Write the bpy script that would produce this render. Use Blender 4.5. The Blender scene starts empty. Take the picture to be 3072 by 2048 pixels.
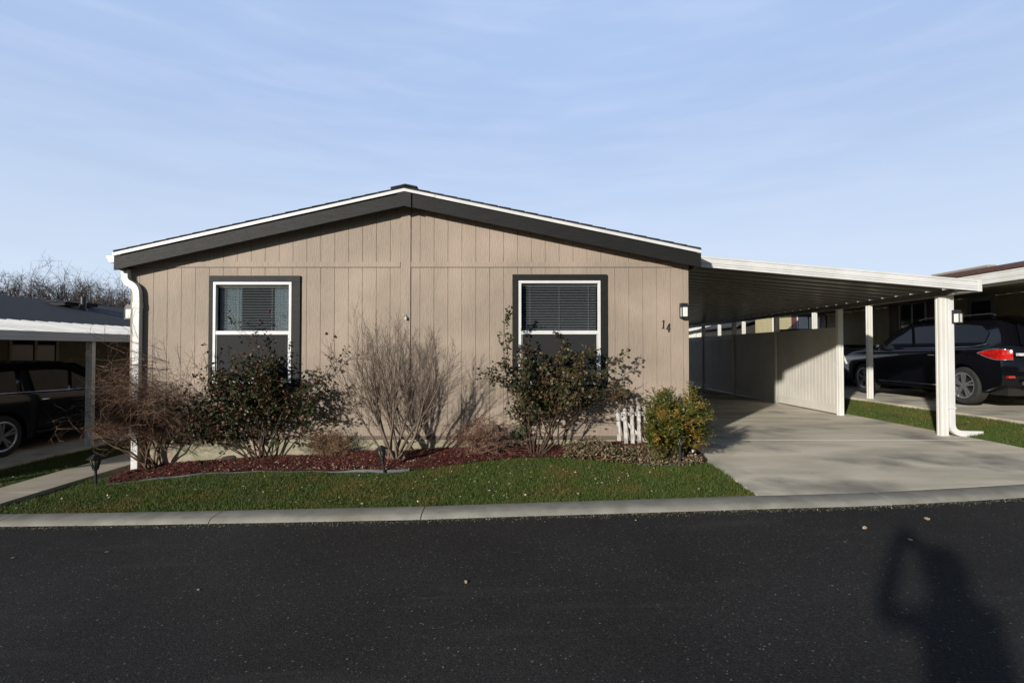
import bpy, bmesh, math, random
import numpy as np
from mathutils import Vector, Matrix
random.seed(7); rng = np.random.default_rng(7)
R = math.radians
scene = bpy.context.scene
col = scene.collection

# ------------------------------------------------------------------ camera
H = 1.325; F = 1500.0
PITCH = math.atan(27/1500.0)
cam_d = bpy.data.cameras.new('camera'); cam = bpy.data.objects.new('camera', cam_d); col.objects.link(cam)
cam.location = (0, 0, H); cam.rotation_euler = (math.pi/2+PITCH, 0, 0)
cam_d.sensor_width = 36; cam_d.lens = F/3072*36; cam_d.clip_end = 2000; cam_d.clip_start = 0.05
scene.camera = cam

def at(px, py, X=None, Y=None, Z=None):
    """point of the place seen in direction (px,py), on the plane X=, Y= or Z="""
    dx = (px-1536)/F; dz = (1024-py)/F
    d = (dx, math.cos(PITCH)-dz*math.sin(PITCH), math.sin(PITCH)+dz*math.cos(PITCH))
    if Y is not None: t = Y/d[1]
    elif X is not None: t = X/d[0]
    else: t = (Z-H)/d[2]
    return Vector((d[0]*t, d[1]*t, H+d[2]*t))

# ------------------------------------------------------------------ terrain
WY = 7.26; WX0 = -5.55; WX1 = 2.57
ZW = np.array([[-60,-.5],[-5.85,-.46],[-5.55,-.42],[-4.2,-.29],[-1.87,-.165],[.8,-.08],[2.45,0],[7.0,0],[7.95,.19],[60,.24]])
ZK = np.array([[-60,-1.2],[-12,-.62],[-5.6,-.46],[0,-.21],[2.4,-.11],[5.3,-.06],[7,-.03],[9,.05],[60,.6]])
def zk(x): return np.interp(x, ZK[:,0], ZK[:,1])
kp = []
for (px, py) in [(-150,1543),(0,1541),(330,1537),(653,1531),(1000,1524),(1273,1518),(1600,1507),(1959,1496),(2272,1486),(2500,1480),(2677,1473),(2870,1463),(3072,1451)]:
    X = 0
    for _ in range(30): p = at(px, py, Z=float(zk(X))); X = p.x
    kp.append((p.x, p.y))
kp = [(-60, kp[0][1]+14),(-14, kp[0][1]+1.6)]+kp+[(kp[-1][0]+3, kp[-1][1]+.55),(60, kp[-1][1]+22)]
KP = np.array(kp)
def yk(x): return np.interp(x, KP[:,0], KP[:,1])
def g(x, y):
    a = zk(x); b = np.interp(x, ZW[:,0], ZW[:,1]); k = yk(x)
    t = np.clip((y-k)/(np.maximum(WY-k, .6)), 0, 1)
    return a*(1-t)+b*t
def zroad(x, y):
    return zk(x)-.045-.022*np.clip(yk(x)-.27-y, 0, 8)
def gnd(px, py):
    Z = -.2
    for _ in range(30): p = at(px, py, Z=Z); Z = float(g(p.x, p.y))
    return p

# ------------------------------------------------------------------ object helpers
def tag(o, label=None, cat=None, group=None, kind=None):
    if label: o['label'] = label
    if cat: o['category'] = cat
    if group: o['group'] = group
    if kind: o['kind'] = kind
    return o
def empty(name, loc, label=None, cat=None, group=None):
    o = bpy.data.objects.new(name, None); col.objects.link(o); o.location = loc; o.empty_display_size = .2
    o['org'] = tuple(loc)
    return tag(o, label, cat, group)
def org(o):
    while o is not None:
        if o.type == 'EMPTY' or o.parent is None: return Vector(o.location)
        o = o.parent
    return Vector((0,0,0))
def link(name, me, mat, parent=None):
    o = bpy.data.objects.new(name, me); col.objects.link(o)
    if mat is not None: me.materials.append(mat)
    if parent is not None:
        v = org(parent); o.parent = parent
        if v.length > 1e-9: me.transform(Matrix.Translation(-v))
    return o
class MB:
    def __init__(s): s.v = []; s.f = []
    def add(s, vs, fs):
        n = len(s.v); s.v += [tuple(v) for v in vs]; s.f += [tuple(i+n for i in f) for f in fs]; return s
    def box(s, x0, x1, y0, y1, z0, z1):
        return s.add([(x0,y0,z0),(x1,y0,z0),(x1,y1,z0),(x0,y1,z0),(x0,y0,z1),(x1,y0,z1),(x1,y1,z1),(x0,y1,z1)],
              [(0,3,2,1),(4,5,6,7),(0,1,5,4),(1,2,6,5),(2,3,7,6),(3,0,4,7)])
    def prism(s, pts, axis, a, b):
        """closed 2-d outline extruded along an axis ('x': pts=(y,z), 'y': (x,z), 'z': (x,y))"""
        n = len(pts)
        def mk(p, c): return (c,p[0],p[1]) if axis=='x' else ((p[0],c,p[1]) if axis=='y' else (p[0],p[1],c))
        vs = [mk(p,a) for p in pts]+[mk(p,b) for p in pts]
        fs = [tuple(range(n))[::-1], tuple(range(n,2*n))]+[(i,(i+1)%n,(i+1)%n+n,i+n) for i in range(n)]
        return s.add(vs, fs)
    def bar(s, p, q, w, h=None, up=(0,0,1)):
        p = Vector(p); q = Vector(q); h = h or w; d = (q-p).normalized(); u = Vector(up)
        if abs(d.dot(u)) > .98: u = Vector((0,1,0))
        a = d.cross(u).normalized()*w/2; b = a.cross(d).normalized()*h/2
        vs = [p-a-b,p+a-b,p+a+b,p-a+b,q-a-b,q+a-b,q+a+b,q-a+b]
        return s.add(vs, [(0,1,2,3),(7,6,5,4),(0,4,5,1),(1,5,6,2),(2,6,7,3),(3,7,4,0)])
    def tube(s, pts, rad, n=5, cap=True):
        m = len(pts); vs = []; pts = [Vector(p) for p in pts]
        for i,p in enumerate(pts):
            d = (pts[min(i+1,m-1)]-pts[max(i-1,0)])
            if d.length < 1e-7: d = Vector((0,0,1))
            d.normalize(); u = Vector((0.13,.95,.1)) if abs(d.y) < .9 else Vector((1,0,0))
            a = d.cross(u).normalized(); b = a.cross(d)
            r = rad[i] if hasattr(rad,'__len__') else rad
            for k in range(n):
                t = 2*math.pi*k/n; vs.append(p+(a*math.cos(t)+b*math.sin(t))*r)
        fs = [(i*n+k,i*n+(k+1)%n,(i+1)*n+(k+1)%n,(i+1)*n+k) for i in range(m-1) for k in range(n)]
        if cap: fs += [tuple(range(n))[::-1], tuple(range((m-1)*n,m*n))]
        return s.add(vs, fs)
    def lathe(s, prof, c=(0,0,0), n=24, axis='z'):
        vs = []; m = len(prof)
        for (r,h) in prof:
            for k in range(n):
                t = 2*math.pi*k/n; a = r*math.cos(t); b = r*math.sin(t)
                v = (a,b,h) if axis=='z' else (h,a,b)
                vs.append((v[0]+c[0],v[1]+c[1],v[2]+c[2]))
        fs = [(i*n+k,i*n+(k+1)%n,(i+1)*n+(k+1)%n,(i+1)*n+k) for i in range(m-1) for k in range(n)]
        return s.add(vs, fs)
    def sweep_rect(s, pts, w, h, side=(0,1,0)):
        """rectangular section swept along a path lying square to 'side'"""
        pts = [Vector(p) for p in pts]; m = len(pts); sd = Vector(side).normalized(); vs = []
        for i,p in enumerate(pts):
            d = (pts[min(i+1,m-1)]-pts[max(i-1,0)]).normalized(); a = d.cross(sd).normalized()*w/2; b = sd*h/2
            vs += [p-a-b,p+a-b,p+a+b,p-a+b]
        fs = [(i*4+k,i*4+(k+1)%4,(i+1)*4+(k+1)%4,(i+1)*4+k) for i in range(m-1) for k in range(4)]
        fs += [(3,2,1,0),(4*m-4,4*m-3,4*m-2,4*m-1)]
        return s.add(vs, fs)
    def build(s, name, mat, parent=None, smooth=False, bevel=0, ang=35):
        me = bpy.data.meshes.new(name); me.from_pydata(s.v, [], s.f); me.validate()
        bm = bmesh.new(); bm.from_mesh(me); bmesh.ops.recalc_face_normals(bm, faces=bm.faces); bm.to_mesh(me); bm.free()
        o = link(name, me, mat, parent)
        if smooth:
            me.shade_smooth()
            if ang: me.set_sharp_from_angle(angle=R(ang))
        if bevel:
            b = o.modifiers.new('bevel','BEVEL'); b.width = bevel; b.segments = 2; b.limit_method = 'ANGLE'; b.angle_limit = R(40)
        return o
def arrays(name, V, k, mat, parent=None, smooth=False):
    """N faces of k corners each from an (N,k,3) array"""
    N = V.shape[0]; me = bpy.data.meshes.new(name)
    me.vertices.add(N*k); me.vertices.foreach_set('co', V.reshape(-1).astype(np.float32))
    me.loops.add(N*k); me.loops.foreach_set('vertex_index', np.arange(N*k, dtype=np.int32))
    me.polygons.add(N); me.polygons.foreach_set('loop_start', np.arange(0,N*k,k,dtype=np.int32))
    me.update(calc_edges=True); me.validate()
    return link(name, me, mat, parent)
def grid(name, xs, ys, zf, mat, kind='structure', parent=None, smooth=True):
    X, Y = np.meshgrid(xs, ys); Z = zf(X, Y); n = len(xs); m = len(ys)
    v = np.stack([X,Y,Z],-1).reshape(-1,3).tolist()
    f = [(j*n+i,j*n+i+1,(j+1)*n+i+1,(j+1)*n+i) for j in range(m-1) for i in range(n-1)]
    me = bpy.data.meshes.new(name); me.from_pydata(v, [], f); o = link(name, me, mat, parent)
    if smooth: me.shade_smooth()
    if kind: o['kind'] = kind
    return o

# ------------------------------------------------------------------ materials
def srgb(r, g_, b):
    f = lambda c: (c/255/12.92) if c/255 <= .04045 else ((c/255+.055)/1.055)**2.4
    return (f(r), f(g_), f(b))
def pm(name, c1, c2=None, rough=.7, scale=6, stretch=(1,1,1), lo=.35, hi=.65, detail=6, bump=0, bscale=60, bstretch=(1,1,1),
       metal=0, spec=.5, coat=0, island=None, c3=None, s3=1.3, lo3=.45, hi3=.7, coord='Object', trans=0, bdist=.01):
    m = bpy.data.materials.new(name); m.use_nodes = True; nt = m.node_tree; N = nt.nodes; L = nt.links
    b = N['Principled BSDF']; b.inputs['Roughness'].default_value = rough; b.inputs['Metallic'].default_value = metal
    b.inputs['Specular IOR Level'].default_value = spec; b.inputs['Coat Weight'].default_value = coat
    tc = N.new('ShaderNodeTexCoord')
    def noise(sc, st, det):
        mp = N.new('ShaderNodeMapping'); mp.inputs['Scale'].default_value = st; L.new(tc.outputs[coord], mp.inputs[0])
        n = N.new('ShaderNodeTexNoise'); n.inputs['Scale'].default_value = sc; n.inputs['Detail'].default_value = det
        L.new(mp.outputs[0], n.inputs['Vector']); return n
    def ramp(fac, lo_, hi_):
        r = N.new('ShaderNodeMapRange'); r.inputs[1].default_value = lo_; r.inputs[2].default_value = hi_; L.new(fac, r.inputs[0]); return r.outputs[0]
    def mix(f, a, b_):
        x = N.new('ShaderNodeMix'); x.data_type = 'RGBA'; L.new(f, x.inputs[0])
        for i, c in ((6,a),(7,b_)):
            if hasattr(c,'is_output'): L.new(c, x.inputs[i])
            else: x.inputs[i].default_value = (*c,1)
        return x.outputs[2]
    out = None
    if island:
        ge = N.new('ShaderNodeNewGeometry'); cr = N.new('ShaderNodeValToRGB'); L.new(ge.outputs['Random Per Island'], cr.inputs[0])
        el = cr.color_ramp.elements
        while len(el) < len(island): el.new(.5)
        for i,c in enumerate(island): el[i].position = i/(len(island)-1); el[i].color = (*c,1)
        out = cr.outputs[0]
        if c2 is not None: out = mix(ramp(noise(scale,stretch,detail).outputs[0], lo, hi), out, c2)
    elif c2 is not None: out = mix(ramp(noise(scale,stretch,detail).outputs[0], lo, hi), c1, c2)
    if c3 is not None:
        out = mix(ramp(noise(s3,(1,1,1),5).outputs[0], lo3, hi3), out if out is not None else c1, c3)
    if out is not None: L.new(out, b.inputs['Base Color'])
    else: b.inputs['Base Color'].default_value = (*c1,1)
    if bump:
        bn = N.new('ShaderNodeBump'); bn.inputs['Strength'].default_value = bump; bn.inputs['Distance'].default_value = bdist
        L.new(noise(bscale,bstretch,4).outputs[0], bn.inputs['Height']); L.new(bn.outputs[0], b.inputs['Normal'])
    return m
def glassmat(name, tint, rough=.02, ior=1.5):
    m = bpy.data.materials.new(name); m.use_nodes = True; nt = m.node_tree; N = nt.nodes; L = nt.links
    N.remove(N['Principled BSDF']); t = N.new('ShaderNodeBsdfTransparent'); t.inputs[0].default_value = (*tint,1)
    gl = N.new('ShaderNodeBsdfGlossy'); gl.inputs['Roughness'].default_value = rough
    fr = N.new('ShaderNodeFresnel'); fr.inputs[0].default_value = ior; mx = N.new('ShaderNodeMixShader')
    ge = N.new('ShaderNodeNewGeometry'); inv = N.new('ShaderNodeMath'); inv.operation = 'SUBTRACT'; inv.inputs[0].default_value = 1; L.new(ge.outputs['Backfacing'], inv.inputs[1])
    pr_ = N.new('ShaderNodeMath'); pr_.operation = 'MULTIPLY'; L.new(inv.outputs[0], pr_.inputs[0]); L.new(fr.outputs[0], pr_.inputs[1])
    L.new(pr_.outputs[0], mx.inputs[0]); L.new(t.outputs[0], mx.inputs[1]); L.new(gl.outputs[0], mx.inputs[2])
    L.new(mx.outputs[0], N['Material Output'].inputs[0]); return m

M = {}
M['siding'] = pm('tan_siding', (.35,.279,.216), (.262,.211,.163), rough=.6, island=[(.332,.268,.207),(.308,.248,.191),(.322,.260,.201),(.300,.242,.187)], scale=5, stretch=(9,9,.5), lo=.3, hi=.75, bump=.5, bscale=19, bstretch=(5,5,.45), bdist=.014, spec=.35, c3=(.395,.31,.245), s3=.9)
M['groove'] = pm('groove_shadow', (.13,.10,.08), rough=.9)
M['skirt'] = pm('skirting_panel', (.34,.31,.22), (.24,.23,.15), rough=.85, scale=4, stretch=(1,1,2.5), c3=(.40,.28,.22), s3=1.1, lo3=.5, hi3=.75, bump=.4, bscale=30)
M['black_trim'] = pm('charcoal_trim', (.014,.0145,.014), (.024,.024,.022), rough=.55, scale=4, stretch=(1,1,12), bump=.5, bscale=14, bstretch=(1,1,14), bdist=.006, spec=.2)
M['black_trim2'] = pm('black_trim', (.009,.009,.009), (.014,.014,.013), rough=.6, scale=4, stretch=(1,1,12), bump=.4, bscale=14, bstretch=(1,1,14), bdist=.005, spec=.25)
M['white'] = pm('white_vinyl', (.68,.68,.665), (.60,.60,.58), rough=.4, scale=4)
M['white_metal'] = pm('white_painted_aluminium', (.66,.655,.615), (.55,.53,.46), rough=.38, scale=3.5, stretch=(1,1,.4), lo=.42, hi=.8, detail=9, spec=.5)
M['pan'] = pm('shade_darkened_pan_metal', (.18,.172,.138), (.14,.134,.108), rough=.3, scale=3, stretch=(.3,3,1))  # white pan metal, its colour darkened to deepen the shade under the roof
M['almond'] = pm('almond_vinyl_fence', (.62,.595,.53), (.56,.535,.475), rough=.45, scale=2.5)
M['shingle'] = pm('dark_shingle', (.022,.024,.028), (.045,.046,.05), rough=.9, scale=14, stretch=(1,1,1), bump=.8, bscale=26, bstretch=(6,1,6))
M['shingle_blue'] = pm('slate_shingle', (.020,.023,.030), (.036,.039,.048), rough=.9, scale=9, stretch=(7,.7,7), bump=.8, bscale=10, bstretch=(8,.8,8), lo=.4, hi=.6)
M['shingle_brown'] = pm('brown_shingle', (.11,.05,.033), (.055,.03,.022), rough=.9, scale=8, stretch=(6,1.2,6), bump=.8, bscale=12, bstretch=(6,1,6))
M['concrete'] = pm('driveway_concrete', (.66,.60,.48), (.46,.42,.335), rough=.85, scale=1.5, stretch=(.45,1.3,1), lo=.38, hi=.62, detail=10, bump=.5, bscale=70, bdist=.004, c3=(.24,.225,.195), s3=.9, lo3=.53, hi3=.68)
M['walk'] = pm('walk_concrete', (.44,.39,.30), (.35,.31,.24), rough=.85, scale=3, detail=9, bump=.3, bscale=90, bdist=.004)
M['kerb'] = pm('kerb_concrete', (.28,.268,.232), (.20,.192,.165), rough=.85, scale=5, detail=10, bump=.5, bscale=110, bdist=.004, c3=(.17,.16,.12), s3=2.2, lo3=.52, hi3=.8)
M['soil'] = pm('lawn_soil', (.018,.028,.007), (.04,.042,.014), rough=.95, scale=9, bump=.6, bscale=60)
M['grass'] = pm('grass_blades', (.05,.1,.02), (.13,.105,.024), rough=.6, scale=1.9, lo=.48, hi=.72, detail=5, island=[(.026,.050,.006),(.044,.082,.010),(.070,.112,.016),(.15,.155,.045)], spec=.3)
M['leaf_litter'] = pm('fallen_leaves', (.3,.2,.1), rough=.8, island=[(.10,.05,.025),(.28,.17,.09),(.42,.30,.19),(.55,.45,.33),(.2,.1,.05)])
M['pale_litter'] = pm('pale_leaves', (.5,.4,.3), rough=.8, island=[(.22,.14,.08),(.40,.30,.20),(.60,.52,.40)])
M['mulch'] = pm('red_mulch', (.085,.014,.011), (.03,.008,.006), rough=.95, scale=26, bump=1, bscale=60, bdist=.02)
M['chips'] = pm('red_bark_chips', (.1,.02,.02), rough=.9, island=[(.04,.008,.006),(.11,.017,.013),(.18,.028,.020),(.08,.019,.014),(.22,.12,.08)])
M['bark_tan'] = pm('pale_shrub_bark', (.19,.138,.10), (.09,.068,.052), rough=.85, scale=20, stretch=(1,1,.4))
M['bark_vine'] = pm('brown_vine_bark', (.19,.105,.06), (.06,.034,.023), rough=.8, scale=9, lo=.4, hi=.6)
M['bark_rose'] = pm('rose_cane', (.075,.034,.022), (.040,.036,.016), rough=.7, scale=6)
M['bark_tree'] = pm('grey_tree_bark', (.12,.095,.08), (.075,.06,.055), rough=.9, scale=3)
M['rose_leaf'] = pm('rose_leaves', (.03,.05,.02), rough=.5, island=[(.014,.028,.010),(.024,.046,.014),(.036,.062,.019),(.065,.026,.015),(.10,.045,.022),(.05,.03,.015)], spec=.35)
M['rose_leaf_dry'] = pm('browning_rose_leaves', (.03,.05,.02), rough=.42, island=[(.022,.038,.012),(.036,.062,.020),(.075,.045,.022),(.14,.09,.05),(.05,.03,.016),(.03,.052,.017)], spec=.3)
M['bloom'] = pm('dried_red_bloom', (.085,.008,.010), (.03,.006,.006), rough=.7, scale=40)
M['nandina'] = pm('nandina_leaves', (.2,.15,.03), rough=.45, c2=(.34,.19,.03), scale=3.4, lo=.52, hi=.70, detail=3, island=[(.035,.062,.010),(.06,.095,.014),(.12,.125,.018),(.04,.05,.012),(.26,.16,.03)])
M['dry_cover'] = pm('dry_groundcover', (.2,.15,.1), rough=.8, island=[(.10,.065,.035),(.19,.13,.075),(.07,.085,.03),(.28,.19,.12),(.05,.07,.025),(.36,.22,.14)])
M['green_leaf'] = pm('small_green_leaves', (.06,.1,.03), rough=.5, island=[(.04,.09,.03),(.07,.13,.045),(.12,.16,.06)])
M['dry_twig'] = pm('dry_red_twigs', (.24,.12,.085), (.15,.08,.055), rough=.85, scale=8)
M['dry_twig2'] = pm('dry_brown_twigs', (.26,.16,.09), (.12,.07,.04), rough=.85, scale=8)
M['black_metal'] = pm('black_metal', (.014,.015,.016), (.022,.022,.024), rough=.45, scale=10)
M['lamp_glass'] = pm('frosted_lamp_glass', (.72,.74,.68), rough=.3)
M['amber'] = pm('cloudy_lantern_glass', (.20,.18,.11), rough=.25)
M['weathered'] = pm('weathered_white_wood', (.55,.53,.50), (.20,.17,.14), rough=.9, scale=14, stretch=(2,2,.35), lo=.42, hi=.72, bump=.6, bscale=40, bstretch=(2,2,.3))
M['edging'] = pm('grey_edging', (.07,.08,.09), (.12,.12,.125), rough=.55, scale=7)
M['glass'] = glassmat('window_glass', (.90,.915,.92), ior=1.55)
M['dark_glass'] = pm('dark_car_glass', (.004,.005,.008), rough=.04, spec=.3)
M['house_glass'] = pm('dark_house_glass', (.008,.009,.011), rough=.05, spec=.6)
M['screen'] = pm('insect_screen', (.017,.017,.018), rough=.75, spec=.3)
M['blind'] = pm('blind_slats', (.32,.335,.34), rough=.5)
M['curtain'] = pm('teal_sheer_curtain', (.80,.88,.92), (.62,.72,.77), rough=.9, scale=5, stretch=(8,8,.3))
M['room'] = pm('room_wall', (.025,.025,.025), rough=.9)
M['paint'] = pm('black_car_paint', (.0032,.0034,.0055), rough=.12, coat=.25, spec=.35)
M['paint2'] = pm('dark_car_paint', (.004,.004,.007), rough=.14, coat=.2)
M['plastic'] = pm('black_plastic', (.012,.012,.013), rough=.6)
M['rubber'] = pm('tyre_rubber', (.016,.016,.016), (.024,.023,.021), rough=.85, scale=12)
M['alloy'] = pm('silver_alloy', (.50,.51,.53), rough=.28, metal=.85)
M['chrome'] = pm('chrome', (.8,.8,.82), rough=.12, metal=1)
M['red_lens'] = pm('red_lamp_lens', (.55,.012,.008), (.30,.005,.004), rough=.1, scale=18, coat=1)
M['clear_lens'] = pm('clear_lamp_lens', (.55,.5,.48), rough=.1, coat=1)
M['plate'] = pm('white_plate', (.75,.76,.76), (.45,.47,.5), rough=.4, scale=30)
M['cream'] = pm('cream_lap_siding', (.46,.40,.22), (.41,.35,.19), rough=.6, scale=3)
M['olive'] = pm('beige_lap_siding', (.20,.175,.115), (.17,.15,.10), rough=.65, scale=3)
M['offwhite'] = pm('offwhite_lap_siding', (.72,.70,.62), (.66,.63,.55), rough=.6, scale=3)
M['shutter'] = pm('dark_red_shutter', (.11,.022,.016), rough=.5)
M['dark_wood'] = pm('dark_shed_siding', (.030,.027,.022), (.022,.02,.017), rough=.85, scale=3)
M['skin'] = pm('skin', (.5,.3,.22), rough=.55); M['coat'] = pm('dark_jacket', (.04,.045,.06), (.03,.03,.04), rough=.9, scale=20)
M['hair'] = pm('brown_hair', (.05,.03,.02), rough=.8)

def asphalt():
    m = bpy.data.materials.new('asphalt'); m.use_nodes = True; nt = m.node_tree; N = nt.nodes; L = nt.links; b = N['Principled BSDF']
    tc = N.new('ShaderNodeTexCoord'); b.inputs['Roughness'].default_value = .78; b.inputs['Specular IOR Level'].default_value = .22
    vo = N.new('ShaderNodeTexVoronoi'); vo.inputs['Scale'].default_value = 120; L.new(tc.outputs['Object'], vo.inputs['Vector'])
    sep = N.new('ShaderNodeSeparateColor'); L.new(vo.outputs['Color'], sep.inputs[0])
    cr = N.new('ShaderNodeValToRGB'); L.new(sep.outputs[0], cr.inputs[0]); e = cr.color_ramp.elements
    e[0].color = (.014,.0135,.0135,1); e[1].color = (.033,.031,.030,1); e[0].position = 0; e[1].position = .95
    x = e.new(.993); x.color = (.06,.058,.054,1); x = e.new(1.0); x.color = (.20,.19,.17,1)
    n = N.new('ShaderNodeTexNoise'); n.inputs['Scale'].default_value = .7; n.inputs['Detail'].default_value = 8; L.new(tc.outputs['Object'], n.inputs['Vector'])
    mr = N.new('ShaderNodeMapRange'); mr.inputs[1].default_value = .3; mr.inputs[2].default_value = .7; mr.inputs[3].default_value = .78; mr.inputs[4].default_value = 1.3
    L.new(n.outputs[0], mr.inputs[0]); vm = N.new('ShaderNodeVectorMath'); vm.operation = 'SCALE'; L.new(cr.outputs[0], vm.inputs[0]); L.new(mr.outputs[0], vm.inputs[3])
    # long scuff streaks along the road
    mp = N.new('ShaderNodeMapping'); mp.inputs['Scale'].default_value = (.5,4,1); L.new(tc.outputs['Object'], mp.inputs[0])
    n2 = N.new('ShaderNodeTexNoise'); n2.inputs['Scale'].default_value = 1.6; n2.inputs['Detail'].default_value = 9; L.new(mp.outputs[0], n2.inputs['Vector'])
    m2 = N.new('ShaderNodeMapRange'); m2.inputs[1].default_value = .60; m2.inputs[2].default_value = .78; m2.inputs[3].default_value = 0; m2.inputs[4].default_value = .55; L.new(n2.outputs[0], m2.inputs[0])
    mx = N.new('ShaderNodeMix'); mx.data_type = 'RGBA'; L.new(m2.outputs[0], mx.inputs[0]); L.new(vm.outputs[0], mx.inputs[6]); mx.inputs[7].default_value = (.052,.049,.046,1)
    L.new(mx.outputs[2], b.inputs['Base Color'])
    bn = N.new('ShaderNodeBump'); bn.inputs['Strength'].default_value = .75; bn.inputs['Distance'].default_value = .006
    n3 = N.new('ShaderNodeTexNoise'); n3.inputs['Scale'].default_value = 110; n3.inputs['Detail'].default_value = 4; L.new(tc.outputs['Object'], n3.inputs['Vector'])
    L.new(n3.outputs[0], bn.inputs['Height']); L.new(bn.outputs[0], b.inputs['Normal'])
    return m
M['asphalt'] = asphalt()

# ------------------------------------------------------------------ light and sky
AZ = R(37.4); EL = R(16.3)
trav = Vector((math.sin(AZ)*math.cos(EL), math.cos(AZ)*math.cos(EL), -math.sin(EL)))
sd = bpy.data.lights.new('sun','SUN'); sd.energy = 5.0; sd.angle = R(1.4); sd.color = (1,.945,.87)
sun = bpy.data.objects.new('sun', sd); col.objects.link(sun); sun.rotation_euler = trav.to_track_quat('-Z','Y').to_euler(); sun.location = (-20,-26,14)
w = bpy.data.worlds.new('World'); scene.world = w; w.use_nodes = True; nt = w.node_tree; N = nt.nodes; L = nt.links
bg = N['Background']; bg.inputs[1].default_value = .08
sky = N.new('ShaderNodeTexSky'); sky.sky_type = 'NISHITA'; sky.sun_disc = False; sky.sun_elevation = EL; sky.sun_rotation = R(217.4); sky.air_density = 1.0; sky.dust_density = .6; sky.ozone_density = 2.0
tc = N.new('ShaderNodeTexCoord')
def wn(scale, st, rot, det, dist=0):
    mp = N.new('ShaderNodeMapping'); mp.inputs['Scale'].default_value = st; mp.inputs['Rotation'].default_value = rot; L.new(tc.outputs['Generated'], mp.inputs[0])
    n = N.new('ShaderNodeTexNoise'); n.inputs['Scale'].default_value = scale; n.inputs['Detail'].default_value = det; n.inputs['Distortion'].default_value = dist; L.new(mp.outputs[0], n.inputs['Vector']); return n
n1 = wn(1.1,(1,1,2.6),(0,R(16),0),6,.3); n2 = wn(5,(1,.6,7),(0,R(-12),0),6,.3)
ad = N.new('ShaderNodeMath'); ad.operation = 'MULTIPLY_ADD'; L.new(n2.outputs[0], ad.inputs[0]); ad.inputs[1].default_value = .35; L.new(n1.outputs[0], ad.inputs[2])
mr = N.new('ShaderNodeMapRange'); mr.inputs[1].default_value = .45; mr.inputs[2].default_value = .95; mr.inputs[3].default_value = .88; mr.inputs[4].default_value = 1.0; L.new(ad.outputs[0], mr.inputs[0])
# cloud cover shaped: bright in view, darkened overhead and behind to cut fill light
sx = N.new('ShaderNodeSeparateXYZ'); L.new(tc.outputs['Generated'], sx.inputs[0])
def mrange(src, a, b, c, d):
    q = N.new('ShaderNodeMapRange'); q.interpolation_type = 'SMOOTHSTEP'; L.new(src, q.inputs[0])
    for i_, v_ in enumerate((a,b,c,d)): q.inputs[i_+1].default_value = v_
    return q.outputs[0]
def mul(a, b):
    q = N.new('ShaderNodeMath'); q.operation = 'MULTIPLY'; L.new(a, q.inputs[0]); L.new(b, q.inputs[1]); return q.outputs[0]
cover = mul(mul(mr.outputs[0], mrange(sx.outputs['Z'], .58, .74, 1, .0)), mrange(sx.outputs['Y'], .0, .5, .0, 1))
hz_ = N.new('ShaderNodeMix'); hz_.data_type = 'RGBA'; L.new(mrange(sx.outputs['Z'], 0, .5, 0, 1), hz_.inputs[0]); hz_.inputs[6].default_value = (9.0,10.4,12.3,1); hz_.inputs[7].default_value = (5.6,7.5,11.3,1)
wh = N.new('ShaderNodeMix'); wh.data_type = 'RGBA'; L.new(mrange(n2.outputs[0], .34, .74, 0, .22), wh.inputs[0]); L.new(hz_.outputs[2], wh.inputs[6]); wh.inputs[7].default_value = (8.2,9.3,12.0,1)
mx = N.new('ShaderNodeMix'); mx.data_type = 'RGBA'; L.new(cover, mx.inputs[0]); L.new(sky.outputs[0], mx.inputs[6]); L.new(wh.outputs[2], mx.inputs[7])
L.new(mx.outputs[2], bg.inputs[0])
scene.view_settings.view_transform = 'Standard'; scene.view_settings.look = 'None'; scene.view_settings.exposure = 0; scene.view_settings.gamma = 1

# ------------------------------------------------------------------ ground, road, kerb, paving
def coarse(a, b, lo, hi, step):
    return np.unique(np.concatenate([np.array([a, a/2+lo/2]) , np.linspace(lo-12, lo, 9), np.arange(lo, hi, step), np.linspace(hi, hi+20, 9), np.array([b])]).round(4))
def groundz(X, Y):
    z = g(X, Y)+.006*np.sin(X*7.3+Y*3)*np.sin(Y*9.1-X*2)
    paved = ((X > 2.4)&(X < 7.03))|(X > 7.98)|(X < -7.68)|((X > -6.56)&(X < -5.82))
    z = np.where(paved, z-.06, z-.012)
    return np.where(Y < yk(X)+.02, zroad(X, np.minimum(Y, yk(X)-.3))-.12, z)
grid('ground', coarse(-260,260,-12,12,.12), coarse(-200,400,4.2,9,.1), groundz, M['soil'])
tagk = lambda o, l=None: tag(o, l)
xs = np.unique(np.concatenate([np.linspace(-60,-12,20), np.arange(-12,12,.3), np.linspace(12,60,20)]))
mb = MB(); n = len(xs); T = np.linspace(0,1,24); V = []
for t in T:
    for x in xs:
        y1 = float(yk(x))-.262; y = y1*(1-t)+(-9)*t; V.append((x,y,float(zroad(x,y))))
mb.add(V, [(j*n+i,j*n+i+1,(j+1)*n+i+1,(j+1)*n+i) for j in range(len(T)-1) for i in range(n-1)])
o = mb.build('road', M['asphalt'], smooth=True); o['kind'] = 'structure'
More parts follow.
